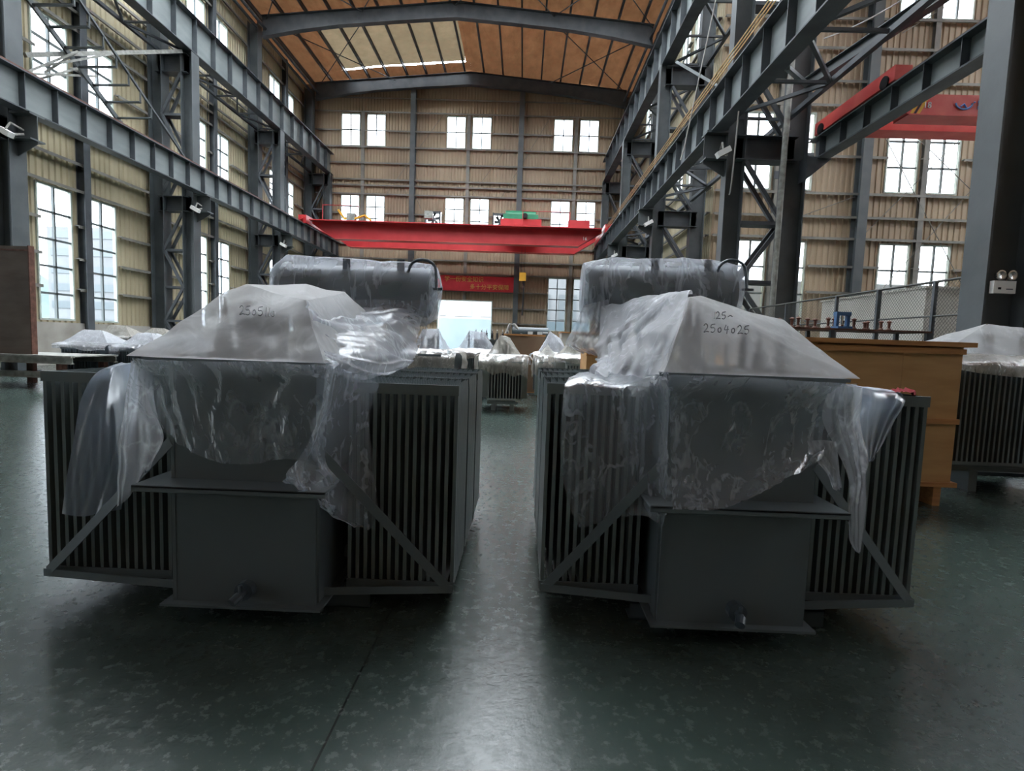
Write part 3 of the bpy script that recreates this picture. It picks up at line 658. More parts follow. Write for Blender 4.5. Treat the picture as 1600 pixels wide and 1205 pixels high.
mb.path(arc, .014, 6); mb.path([(1.17,-.766,-.26),(1.22,-.766,-.22),(1.27,-.766,-.29)], .012, 6); mb.tube((1.37,-.766,-.19), (1.39,-.766,-.19), .012)
mb.build('emblem', M['text_blue'], c2)
textmesh('凯', .16, M['text_blue'], 'lettering', c2, Matrix.Translation((1.50, -.768, -.24)) @ FACE)
mb = MB()
MB().box((5.57, -11.9, 5.72), (5.67, 11.0, 5.76)).build('track', M['rust'], b5).location = (-5.62, -YF, 0)

# ================================================================== BANNER, FANS
bn = thing('safety_banner', 'long red cloth banner with yellow Chinese lettering above the open doorway', 'banner', (-4.65, YB-.42, 4.22))
P = [[(4.12*i/40, .012*math.sin(i*.9+j), .80*j/6) for j in range(7)] for i in range(41)]
MB().grid(P).build('cloth', M['banner'], bn, smooth=True)
textmesh('学一份安全知识', .30, M['banner_t'], 'lettering', bn, Matrix.Translation((1.42, -.03, .60)) @ FACE)
textmesh('多十分平安保障', .30, M['banner_t'], 'lettering', bn, Matrix.Translation((2.78, -.03, .22)) @ FACE)
for i, (a, b_, za, zb) in enumerate(FANS):
    f = thing('exhaust_fan', 'square wall exhaust fan in the end wall above the crane, '+('left one' if i == 0 else 'beside the green hoist motor'), 'fan', ((a+b_)/2, YB-.05, (za+zb)/2), 0, 'exhaust fans in the end wall')
    s = (b_-a)/2-.05; mb = MB()
    for k in (-1, 1): mb.box((k*s-.03,-.3,-s), (k*s+.03,.1,s)); mb.box((-s,-.3,k*s*.86-.03), (s,.1,k*s*.86+.03))
    mb.build('fan_housing', M['steel_dark'], f)
    for k in range(6):
        M4 = Matrix.Rotation(k*PI/3, 4, 'Y'); MB().add([(.03,-.05,.0),(.03,.05,.10),(s*.85,.05,.16),(s*.85,-.05,-.02)], [(0,1,2,3)]).move(M4).build('fan_blade', M['steel'], f)
    MB().tube((0,-.1,0), (0,.1,0), .08, 12).build('fan_hub', M['steel_dark'], f)
    MB().box((-s, .08, -.02), (s, .11, .02)).build('fan_guard', M['steel_dark'], f)
# ------------------------------------------------------------------ the hall above is drawn in units of its bay; bring it to size about the eye point
HK = 1.65
def hp(x, y, z): return Vector((x*HK, y*HK, CAM_H+(z-CAM_H)*HK))
def bring_to_size():
    done = set(); obs = [o for o in COL.objects if o.type != 'CAMERA']
    for o in obs:
        if o.parent is None: o.location = hp(*o.location)
        else: o.location = o.location*HK
        if o.type == 'MESH' and o.data.name not in done:
            done.add(o.data.name); a = np.empty(len(o.data.vertices)*3, 'f'); o.data.vertices.foreach_get('co', a); a *= HK
            if o.parent is None and tuple(o.location) == tuple(hp(0,0,0)): pass
            o.data.vertices.foreach_set('co', a); o.data.update()
    bpy.context.view_layer.update()
    for o in obs:
        if o.type != 'MESH': continue
        M4 = o.matrix_world; z0 = M4.translation.z
        if abs(M4[2][2]-1) > 1e-4: continue
        a = np.empty(len(o.data.vertices)*3, 'f'); o.data.vertices.foreach_get('co', a); a = a.reshape(-1, 3)
        if (a[:, 2]+z0).min() < 0:
            a[:, 2] = np.maximum(a[:, 2], -z0); o.data.vertices.foreach_set('co', a.ravel()); o.data.update()
bring_to_size()
FX0, FX1, FY0, FY1 = XL*HK-.3, XE*HK+.3, YF*HK-.3, YB*HK+.2
fo = MB().box((FX0, FY0, -.2), (FX1, FY1, 0)).build('floor', M['floor']); fo['kind'] = 'structure'
# ================================================================== FOREGROUND TRANSFORMERS
def at(px, py, Y):
    """photo pixel at distance Y in front of the camera -> point in the room"""
    d = _r*((px-800)/CAM_F)-_u*((py-602.5)/CAM_F)+_f; k = Y/d.y
    return Vector((0, 0, CAM_H))+d*k
def on_plane(px, py, p0, n):
    d = _r*((px-800)/CAM_F)-_u*((py-602.5)/CAM_F)+_f; o = Vector((0,0,CAM_H)); return o+d*((Vector(p0)-o).dot(n)/d.dot(n))

def fin_mesh(h, w=.56, ch=7):
    """hollow pressed radiator panel: ribbed channels with pinched ends"""
    mb = MB(); n = ch*6; xs = []
    for i in range(n+1):
        y = w*i/n; t = .0065+.0045*max(0, math.sin(PI*(i % 6)/6))**.6 if 1 < i < n-1 else .0105
        xs.append((y, t))
    zs = [(0, .7), (.03, .75), (.07, 1), (h-.07, 1), (h-.03, .75), (h, .7)]
    P = [[(t*k, y, z) for y, t in xs]+[(-t*k, y, z) for y, t in reversed(xs)]+[(xs[0][1]*k, 0, z)] for z, k in zs]
    mb.grid(P); return mb
def radiator_bank(parent, x0, x1, z0, z1, nf, y0, side, nrad=3, fm=None):
    """three radiators behind one another; fins are plates across the depth"""
    pit = .655; w = .575
    for r in range(nrad):
        ya = y0+r*pit; mb = MB()
        for z in (z0+.09, z1-.09):                                # header pipes reaching to the tank
            xi = x1+.14 if side < 0 else x0-.14
            xo = x0 if side < 0 else x1
            mb.tube((xo, ya+w/2, z), (xi, ya+w/2, z), .04, 12)
            mb.tube((xi-.012, ya+w/2, z), (xi+.012, ya+w/2, z), .07, 12)
        rad = mb.build('radiator', M['tx_fin'], parent)
        for i in range(nf):
            x = x0+.008+(x1-x0-.016)*i/(nf-1)
            o = bpy.data.objects.new('radiator_fin', fm); COL.objects.link(o); o.parent = rad; o.location = (x, ya, z0)
        for yy in ((ya-.006, ya+w+.006) if r in (0, nrad-1) else (ya+w+.006,)):
            MB().box((x0-.006, yy-.005, z1-.06), (x1+.006, yy+.005, z1)).build('tie_strap', M['tx_fin'], rad)
            MB().box((x0-.006, yy-.004, z0-.005), (x1+.006, yy+.004, z0+.045)).build('tie_strap', M['tx'], rad)
def bushing(parent, x, y, z, h, r=.05, n=6, name='bushing'):
    prof = [(r*1.3, 0), (r*1.3, .03)]
    for i in range(n):
        za = .03+(h-.1)*i/n; prof += [(r*.6, za), (r*1.15, za+(h-.1)/n*.55), (r*.6, za+(h-.1)/n*.8)]
    prof += [(r*.35, h-.06), (r*.35, h), (0, h)]
    b = MB().lathe((x,y,z), prof, 14).build(name, M['black'], parent, smooth=True)
    MB().tube((x,y,z+h-.03), (x,y,z+h+.05), .012, 8).build('terminal', M['chrome'], b); return b
def transformer(name, label, cx, lid_z, rz, lr, rr, cons, poles):
    t = thing(name, label, 'transformer', (cx, 2.83, 0)); W_ = .395; D = 2.25; z0 = .10
    mb = MB().box((-W_, 0, z0+.012), (W_, D, lid_z-.04)); mb.box((-W_-.0, -.004, z0+.012), (-W_+.02, 0, lid_z-.05)); mb.build('tank', M['tx'], t)
    MB().box((-W_-.045, -.05, z0), (W_+.045, D+.05, z0+.014)).build('base_plate', M['tx'], t)
    mb = MB()                                                     # welded stiffening shelf round the tank
    mb.box((-W_-.11, -.16, .785), (W_+.11, D+.1, .80)); mb.box((-W_-.11, -.16, .765), (W_+.11, -.152, .80))
    sh_ = mb.build('stiffening_shelf', M['tx'], t); sh_.modifiers.new('bevel', 'BEVEL').width = .006
    mb = MB()
    for s in (-1, 1): mb.box((s*W_, -.03, lid_z-.05), (s*(W_+.07), D+.03, lid_z-.03)); mb.box((s*W_, .02, .12), (s*(W_+.012), .1, .76))
    mb.box((-W_-.07, -.085, lid_z-.05), (W_+.07, 0, lid_z-.03)); mb.build('rim_flange', M['tx'], t)
    MB().box((-W_-.085, -.10, lid_z-.03), (W_+.085, D+.08, lid_z-.012)).build('lid', M['tx'], t)
    for y in (.22, 1.75):                                         # skid channels across
        mb = MB(); mb.box((-W_-.1, y, .0), (W_+.24, y+.008, .1)); mb.box((-W_-.1, y, .092), (W_+.24, y+.12, .10)); mb.box((-W_-.1, y, 0), (W_+.24, y+.12, .008)); mb.build('skid', M['tx_dark'], t)
    v = MB().tube((.02,-.05,z0+.10), (.02,0,z0+.10), .05, 12)     # drain valve
    v.tube((.02,-.10,z0+.095), (.02,-.04,z0+.10), .02, 12); v.tube((.0,-.13,z0+.075), (.02,-.09,z0+.095), .026, 12); v.tube((.02,-.08,z0+.10), (.02,-.08,z0+.15), .012, 8)
    va = v.build('drain_valve', M['tx_dark'], t)
    H_ = rz[1]-rz[0]; fm = fin_mesh(H_-.002).build('radiator_fin', M['tx_fin']); me = fm.data; bpy.data.objects.remove(fm)
    radiator_bank(t, lr[0]-cx, lr[1]-cx, rz[0], rz[1], lr[2], .23, -1, 3, me)
    radiator_bank(t, rr[0]-cx, rr[1]-cx, rz[0], rz[1], rr[2], .23, 1, 3, me)
    for xo, s in ((lr[0]-cx, -1), (rr[1]-cx, 1)):                 # flat braces from the tank corner to the radiator foot, and the foot bar
        mb = MB(); mb.bar((s*W_, -.004, 1.0), (xo-s*.03, .19, rz[0]+.03), .008, .052, (0,0,1)); mb.build('brace', M['tx'], t)
        mb = MB(); mb.bar((s*W_, .10, rz[0]+.02), (xo, .19, rz[0]+.02), .008, .045); mb.build('foot_bar', M['tx'], t)
    # conservator across the rear on two legs
    a, b, zc, yc, R_ = cons; mb = MB(); prof = [(0,0),(R_*.86,.0),(R_*.97,.012),(R_,.04),(R_,b-a-.04),(R_*.97,b-a-.012),(R_*.86,b-a),(0,b-a)]
    co = MB().lathe((a-cx, yc-2.83, zc), prof, 40, (1,0,0)).build('conservator', M['tx'], t, smooth=False)
    co.data.polygons.foreach_set('use_smooth', [True]*len(co.data.polygons)); co.modifiers.new('edge', 'EDGE_SPLIT').split_angle = .6
    mb = MB()
    for k in (.25, .75): mb.box((a-cx+(b-a)*k-.03, yc-2.83-.12, lid_z-.02), (a-cx+(b-a)*k+.03, yc-2.83+.12, zc-R_*.8))
    mb.tube(((a+b)/2-cx, yc-2.83-.1, lid_z), ((a+b)/2-cx, yc-2.83, zc-R_*.7), .035, 10); mb.build('conservator_bracket', M['tx'], t)
    for k in (.45, .80):                                          # lifting lugs
        x = a-cx+(b-a)*k; mb = MB(); mb.bar((x, yc-2.83-.12, zc+R_*.8), (x, yc-2.83-.12, zc+R_+.05), .06, .012, (0,1,0)); mb.build('lifting_lug', M['tx_dark'], co)
    s_ = 1 if cx < 0 else -1; xe = b-cx if cx < 0 else b-cx        # breather pipe at the end
    ex = (b-cx)-.10; mb = MB().path([(ex-.1, yc-2.83-.12, zc+R_*.75)]+[(ex+.03-.11*math.cos(q), yc-2.83-.17, zc+R_*.80+.09*math.sin(q)) for q in [PI*j/8 for j in range(9)]]+[(ex+.15, yc-2.83-.19, zc+.02)], .012, 8)
    mb.bar((ex+.11, yc-2.83-.19, zc+.02), (ex+.20, yc-2.83-.19, zc+.02), .02, .02); mb.build('breather_pipe', M['tx_dark'], co)
    for (x, y, h, r) in poles: bushing(t, x-cx, y-2.83, lid_z-.012, h, r, 7)
    return t
LZ, RZ_ = 1.470, 1.485
_a, _b, _c = at(385, 444, 3.2), at(352, 455, 3.15), at(478, 469, 3.05)
POL_L = [(_a.x, _a.y, _a.z-LZ-.07, .05), (_b.x, _b.y, _b.z-LZ-.07, .045), (_c.x, _c.y, _c.z-LZ-.08, .032), (-1.42, 3.5, .38, .045), (-1.3, 3.9, .38, .045), (-1.75, 3.6, .30, .04)]
_a, _b = at(1078, 464, 3.05), at(1225, 500, 3.2)
POL_R = [(_a.x, _a.y, _a.z-RZ_-.07, .05), (_b.x, _b.y, _b.z-RZ_-.07, .045), (1.0, 3.7, .38, .045), (1.25, 3.9, .38, .045), (1.5, 3.7, .26, .04)]
TL = transformer('power_transformer', 'large grey oil transformer under plastic on the left, one of the two in front', -1.485, LZ, (.13, 1.34), (-2.78, -2.04, 15), (-.985, -.36, 14), (-2.04, -.76, 1.985, 4.55, .205), POL_L)
TR = transformer('power_transformer', 'large grey oil transformer under plastic on the right, one of the two in front', 1.18, RZ_, (.165, 1.375), (.155, .72, 13), (1.66, 2.30, 14), (.50, 1.72, 2.06, 4.55, .205), POL_R)
# terminal boxes and low bushings under the tents, close behind the film
b = MB().box((-.20, .30, LZ+.12), (.02, .52, LZ+.25)).box((-.12,.36,LZ), (-.06,.42,LZ+.12)).build('terminal_box', M['tx_dark'], TL)
for T, z, L_ in ((TL, LZ, ((-.16,.14,.13,.045), (.0,.12,.12,.05), (.12,.18,.13,.03), (-.28,.24,.10,.04))), (TR, RZ_, ((-.20,.10,.08,.05), (-.06,.14,.11,.03), (.15,.22,.19,.045), (.25,.14,.09,.05)))):
    for x, y, h, r in L_: bushing(T, x, y, z-.012, h, r, 4, 'low_voltage_bushing')

# ------------------------------------------------------------------ plastic covers
def cr(p0, p1, p2, p3, t):
    return .5*((2*p1)+(-p0+p2)*t+(2*p0-5*p1+4*p2-p3)*t*t+(-p0+3*p1-3*p2+p3)*t**3)
def refine(row, k):
    row = [Vector(p) for p in row]; n = len(row); out = []
    for i in range(n-1):
        p0 = row[i-1] if i else row[0]*2-row[1]; p3 = row[i+2] if i+2 < n else row[-1]*2-row[-2]
        for j in range(k): out.append(cr(p0, row[i], row[i+1], p3, j/k))
    return out+[row[-1]]
def sheet(name, rows, parent, mat, k=10, amp=.012, fold=.012, freq=7., seed=0, along='v', edge=0.0):
    """draped film through a net of control points; amp = crumple, fold = long folds running down the sheet"""
    C_ = []; Y = None
    for row in rows:
        pts = []
        for q in row:
            if isinstance(q, Vector): pts.append(q); continue
            if len(q) > 2: Y = q[2]
            pts.append(at(q[0], q[1], Y))
        C_.append(refine(pts, k))
    G = list(zip(*[refine([C_[i][j] for i in range(len(C_))], k) for j in range(len(C_[0]))]))
    nr, nc = len(G), len(G[0]); P = []
    for i in range(nr):
        row = []
        for j in range(nc):
            p = G[i][j]; du = G[i][min(j+1, nc-1)]-G[i][max(j-1, 0)]; dv = G[min(i+1, nr-1)][j]-G[max(i-1, 0)][j]
            n = du.cross(dv); n = n.normalized() if n.length > 1e-9 else Vector((0,-1,0))
            if n.y > 0: n = -n
            u, v = j/(nc-1), i/(nr-1)
            q = p*freq*.5+Vector((seed*3.1, seed, 0)); q.z *= .45
            wq = Vector((noise.noise(p*1.7+Vector((seed,0,9))), noise.noise(p*1.7+Vector((9,seed,0))), 0))*1.6
            c = 1-3.2*abs(noise.noise(q+wq)); c2 = 1-3.2*abs(noise.noise(q*2.1+wq*2+Vector((5,1,2))))
            w = len(rows[0]); fq = Vector((u*w*1.5+seed+.8*noise.noise(Vector((u*2,v*2,seed))), v*.8+.3*seed, 0)); f = 1-3.4*abs(noise.noise(fq))
            if along == 'u': fq = Vector((v*len(rows)*1.7+seed+.9*noise.noise(Vector((u*2.2,v*2,seed))), u*.9+.3*seed, 0)); f = 1-3.4*abs(noise.noise(fq))
            row.append(p+n*(amp*(c*.8+c2*.3)+fold*f*(min(1, .25+v*1.2) if along == 'v' else 1))+Vector((0, 0, edge*noise.noise(p*9+Vector((seed,0,0)))*(v**3))))
        P.append(row)
    o = MB().grid(P).build(name, mat, parent, smooth=True); return o
import bmesh
def hull_sheet(name, pts, parent, mat, cut_below=None, sag=.02, edge=.05, amp=.006, freq=8., seed=0, keep=None, push=0, thr=.25):
    """film pulled taut over a set of points: upper part of their hull, subdivided, sagging a little between supports"""
    bm = bmesh.new()
    for p in pts: bm.verts.new(p)
    bmesh.ops.convex_hull(bm, input=bm.verts)
    bmesh.ops.delete(bm, geom=[v for v in bm.verts if not v.link_faces], context='VERTS')
    bm.normal_update()
    bmesh.ops.recalc_face_normals(bm, faces=bm.faces)
    dele = [f for f in bm.faces if (f.normal.z < -.5 if keep is None else not keep(f))]
    bmesh.ops.delete(bm, geom=dele, context='FACES')
    for _ in range(7):
        es = [e for e in bm.edges if e.calc_length() > edge]
        if not es: break
        bmesh.ops.subdivide_edges(bm, edges=es, cuts=1, use_grid_fill=True)
        bmesh.ops.triangulate(bm, faces=[f for f in bm.faces if len(f.verts) > 4])
    S0 = [Vector(p) for p in pts]; bm.normal_update()
    bnd = {v for e in bm.edges if e.is_boundary for v in e.verts}
    base = {v: (v.co.copy(), v.normal.copy()) for v in bm.verts}
    for v, (p, n) in base.items():
        d = min((p-s).length for s in S0); q = p*freq+Vector((seed, seed*2, 0))
        r = 1-3*abs(noise.noise(Vector((p.x*3.1+seed, p.y*3.1, p.z*1.2))))
        m_ = min(1, d/.25); k = .3 if v in bnd else 1
        v.co = p-n*(sag*m_*k)+n*(amp*(noise.noise(q)*1.2+r*.9)*m_*k)
    me = bpy.data.meshes.new(name); bm.to_mesh(me); bm.free(); me.materials.append(mat)
    me.polygons.foreach_set('use_smooth', [True]*len(me.polygons))
    o = bpy.data.objects.new(name, me); COL.objects.link(o); o.parent = parent; 
    md = o.modifiers.new('edge', 'EDGE_SPLIT'); md.split_angle = .45
    return o
def cyl_pts(a, b, y, z, R_, n=20, extra=.012):
    return [Vector((x, y+(R_+extra)*math.cos(2*PI*k/n), z+(R_+extra)*math.sin(2*PI*k/n))) for x in (a-.02, b+.02) for k in range(n)]
def scribble(parent, strokes, mat, nm, w=.0032):
    for s in strokes:
        MB().path(s, w, 5).build(nm, mat, parent)
DIG = {'2': [(0,.8),(.25,1),(.5,.8),(.4,.45),(0,0),(.35,.08),(.7,.02)], '5': [(.6,1),(.1,.9),(.05,.55),(.45,.55),(.55,.25),(.3,0),(0,.08)],
       '0': [(.3,.6),(.08,.45),(.1,.12),(.32,.05),(.5,.3),(.42,.56),(.28,.6)], '1': [(.3,.95),(.18,0)], '4': [(.25,.95),(.05,.4),(.6,.45)], '4b': [(.5,.8),(.35,-.05)],
       '-': [(0,.3),(.4,.5),(.8,.35)], 's': [(.55,.9),(.15,.8),(.1,.5),(.4,.45),(.45,.2),(.05,.0)]}
def handwriting(parent, text, x0, y0, dx, hpx, p0, n, slope=0, off=.006):
    x = x0; y = y0; st = []
    for ch in text:
        for key in ([ch, '4b'] if ch == '4' else [ch]):
            pts = [on_plane(x+q[0]*hpx*.85, y-q[1]*hpx, p0, n)+n*off for q in DIG[key]]; st.append(refine(pts, 4))
        x += dx*(.55 if ch == '1' else 1); y += slope
    mb = MB()
    for s in st: mb.path(s, .0026, 5)
    mb.build('marker_writing', M['ink'], parent)

# ---- left cover
CL = thing('plastic_cover', 'clear plastic sheeting draped over the left front transformer, marked 2505110', 'plastic sheet', (0,0,0))
zr = LZ-.005
apL, apL2, bpL = at(385, 444, 3.2), at(352, 455, 3.15), at(478, 469, 3.05)
rimL = [(-1.985,2.655,zr), (-.985,2.655,zr), (-1.985,4.3,zr), (-.985,4.3,zr), (-1.99,3.4,zr), (-.98,3.4,zr)]
hullL = [Vector(p) for p in rimL]+[apL, apL2, bpL, Vector((-1.3,3.9,1.92)), Vector((-1.75,3.6,1.84)), Vector((-1.42,3.5,1.93)), Vector((-1.25,4.3,1.80)), Vector((-1.8,4.3,1.75))]
hull_sheet('tent', hullL, CL, M['film_tent'], sag=.012, edge=.032, amp=.0065, seed=1, keep=lambda f: f.normal.z > -.5 and f.normal.y < .9)
pc = cyl_pts(-2.04, -.76, 4.55, 1.985, .205)+[Vector((-1.95,4.42,2.25)), Vector((-1.46,4.43,2.24)), Vector((-1.0,4.43,2.23)), Vector((-.74,4.38,2.2)), Vector((-.66,4.36,2.02)), Vector((-.80,4.36,1.70))]
hull_sheet('conservator_wrap', pc, CL, M['film_wrap'], sag=.006, edge=.035, amp=.013, freq=9, seed=4, keep=lambda f: True)
nF = (Vector((-.985,2.655,zr))-Vector((-1.985,2.655,zr))).cross(apL-Vector((-1.985,2.655,zr))).normalized()
if nF.y > 0: nF = -nF
handwriting(CL, '2505110', 378, 500, 9.5, 14, rimL[0], nF, .6, .036)
A = dict(parent=CL)
sheet('front_skirt', [[(205,561,2.65),(270,563),(340,565),(410,566),(470,568),(508,569)],
  [(222,592,2.71),(275,598),(340,602),(410,600),(470,602),(515,598)],
  [(240,640,2.76),(285,652),(345,658),(405,652),(455,655),(512,650)],
  [(258,675,2.785),(298,702),(348,722),(402,724),(455,716),(505,735)]], CL, M['film_clear'], 12, .012, .012, 6, 1)
sheet('side_drape', [[(190,566,3.1),(200,568,2.95),(206,566,2.75),(209,562,2.66)],[(150,583,3.02),(178,578,3.02),(200,580,2.95),(216,592,2.80)],[(128,624,2.99),(160,628),(192,630,2.96),(216,632,2.88)],
  [(113,700,2.98),(150,702),(186,700),(206,700)],[(97,803,2.96),(130,807),(160,801),(190,796)]], CL, M['film_smooth'], 10, .004, .004, 2.5, 2)
sheet('side_drape', [[(206,562,2.66),(222,575,2.68),(240,580,2.70)],[(196,640,2.78),(215,640),(246,638)],[(186,715,2.80),(212,706),(256,688)],[(184,792,2.82),(200,778),(228,736)]], CL, M['film_mid'], 12, .012, .014, 7, 3)
sheet('side_drape', [[(505,569,2.66),(530,575,2.85),(570,590,2.98),(592,600,3.02)],[(500,640,2.72),(530,645,2.88),(560,650,2.96),(574,655,3.0)],[(468,712,2.74),(510,722,2.84),(555,722,2.94),(584,725,2.97)],
  [(444,742,2.64),(490,768,2.72),(540,800,2.86),(587,778,2.95)],[(455,750,2.66),(500,780,2.74),(568,829,2.9),(584,800,2.96)]], CL, M['film_clear'], 11, .014, .016, 6, 4)
sheet('rear_wrap', [[(470,474,4.28),(520,480,4.3),(570,486,4.3),(625,480,4.32),(664,485,4.36)],[(480,472,3.05),(520,492,3.4),(570,500,3.9),(620,497,4.15),(655,510,4.25)],[(488,510,2.95),(522,525,3.15),(572,530,3.4),(620,530,3.8),(650,545,4.0)],
  [(498,545,2.82),(530,552,2.95),(580,560,3.15),(622,560,3.5),(645,565,3.7)],[(507,570,2.68),(535,580,2.85),(572,592,3.0),(612,585,3.2),(634,573,3.5)]], CL, M['film_wrap'], 13, .009, .024, 6, 5, along='u')
sheet('conservator_skirt', [[at(445,462,4.33),at(520,468,4.33),at(600,470,4.33),at(675,470,4.33)],[at(455,500,4.35),at(520,510,4.3),at(600,512,4.25),at(668,515,4.3)],[at(470,540,4.4),at(530,548,4.3),at(600,550,4.2),at(650,560,4.1)]], CL, M['film_clear'], 10, .02, .02, 6, 6)
# ---- right cover
CR = thing('plastic_cover', 'clear plastic sheeting draped over the right front transformer, marked 2504025', 'plastic sheet', (0,0,0))
zq = RZ_-.005
apR, bpR = at(1078, 464, 3.05), at(1225, 500, 3.2)
rimR = [(.70,2.655,zq), (1.66,2.655,zq), (.70,4.3,zq), (1.66,4.3,zq), (.70,3.4,zq), (1.67,3.4,zq)]
hull_sheet('tent', [Vector(p) for p in rimR]+[apR, bpR, at(1095,462,3.15), Vector((1.0,3.7,1.94)), Vector((1.25,3.9,1.94)), Vector((1.5,3.7,1.82)), Vector((1.2,4.3,1.8))], CR, M['film_tent'], sag=.012, edge=.032, amp=.0065, seed=8, keep=lambda f: f.normal.z > -.5 and f.normal.y < .9)
pc = cyl_pts(.50, 1.72, 4.55, 2.06, .205)+[Vector((.70,4.40,2.31)), Vector((1.05,4.43,2.31)), Vector((1.50,4.43,2.32)), Vector((1.74,4.40,2.27)), Vector((1.77,4.38,2.1)), Vector((.56,4.38,1.80))]
hull_sheet('conservator_wrap', pc, CR, M['film_wrap'], sag=.006, edge=.035, amp=.013, freq=9, seed=14, keep=lambda f: True)
nR = (Vector(rimR[1])-Vector(rimR[0])).cross(apR-Vector(rimR[0])).normalized()
if nR.y > 0: nR = -nR
handwriting(CR, '125-', 1112, 503, 9, 11, rimR[0], nR, .3, .024)
handwriting(CR, '2504025', 1098, 524, 10.5, 13, rimR[0], nR, .5, .024)
sheet('front_skirt', [[(1044,585,2.65),(1120,588),(1200,592),(1270,595),(1340,599,2.655)],[(1046,640,2.74),(1120,642),(1200,642),(1270,640),(1318,630)],
  [(1048,720,2.76),(1120,722),(1200,718),(1250,705),(1292,690)],[(1050,797,2.64),(1120,797),(1180,778),(1235,748),(1285,716,2.72)]], CR, M['film_clear'], 12, .012, .013, 5, 11)
sheet('side_drape', [[(905,582,3.6),(930,582,3.5),(985,585,3.3),(1040,585,2.9)],[(884,601,3.04),(930,598),(985,602,2.98),(1046,588,2.68)],[(876,660,3.0),(930,662),(990,662,2.95),(1047,660,2.76)],[(877,730,3.0),(930,738,2.98),(995,732,2.92),(1049,730,2.76)],
  [(890,790,2.98),(940,792,2.97),(1000,786,2.9),(1051,775,2.76)],[(905,826,2.98),(950,813,2.96),(1006,806,2.86),(1036,824,2.78)]], CR, M['film_clear'], 11, .015, .018, 5, 12)
sheet('rear_wrap', [[at(1082,462,3.2),at(1040,462,3.8),at(990,470,4.2),at(940,480,4.3)],[at(1078,463,3.05),at(1035,471,3.4),at(990,490,3.8),at(940,510,4.2)],[at(1067,500,2.95),(1020,510,3.15),at(975,525,3.5),at(930,540,4.0)],
  [at(1055,545,2.80),at(1010,552,3.0),at(965,560,3.2),at(935,568,3.8)],[at(1045,584,2.68),at(1000,592,2.88),at(955,588,3.02),at(915,585,3.4)]], CR, M['film_mid'], 12, .022, .022, 6, 13)
sheet('conservator_skirt', [[at(950,468,4.35),at(935,472,4.33),at(912,478,4.33)],[at(955,500,4.3),at(925,505,4.28),at(897,512,4.3)],[at(950,530,4.2),at(915,536,4.2),at(884,538,4.3)],[at(945,560,4.0),at(930,556,4.1),at(905,548,4.2)]], CR, M['film_mid'], 10, .02, .02, 6, 16)
sheet('side_drape', [[(1310,600,3.3),(1345,604,3.3),(1375,607,3.3),(1405,612,3.3)],[(1332,606,2.72),(1365,612,2.98),(1400,616,3.02),(1415,626,3.03)],[(1335,650,2.84),(1362,655,2.96),(1385,655,3.0),(1399,658,3.0)],[(1340,690,2.88),(1355,692,2.95),(1370,692,2.97),(1381,692,2.98)],[(1350,716,2.9),(1355,720,2.93),(1360,722),(1364,716)]], CR, M['film_smooth'], 9, .004, .005, 4, 17)
sheet('side_drape', [[(1296,606,2.68),(1325,603,2.64),(1345,604,2.68)],[(1285,655,2.73),(1322,650,2.70),(1350,660,2.78)],[(1308,705,2.75),(1332,700),(1356,712)],[(1326,755,2.78),(1338,752),(1350,748)],[(1322,802,2.78),(1334,808),(1348,792)],[(1324,838),(1332,848),(1344,838)],[(1336,861),(1339,863),(1342,861)]], CR, M['film_mid'], 9, .016, .02, 9, 18)
sheet('side_drape', [[(1262,690,2.74),(1285,688),(1306,690)],[(1272,715,2.74),(1292,712),(1310,716)],[(1292,742),(1302,740),(1313,742)],[(1300,763),(1306,766),(1314,762)]], CR, M['film_mid'], 9, .012, .014, 10, 19)
# red rag on the radiator
rg = sheet('cleaning_rag', [[(1385,610,3.25),(1400,608),(1418,609),(1428,612)],[(1384,613,3.12),(1400,609),(1416,610),(1432,616)],[(1386,617,3.04),(1402,615),(1420,616),(1430,620)]], None, M['rag'], 6, .012, .01, 25, 30)
tag(rg, 'crumpled dark red rag on top of the right transformer\'s outer radiator', 'rag')
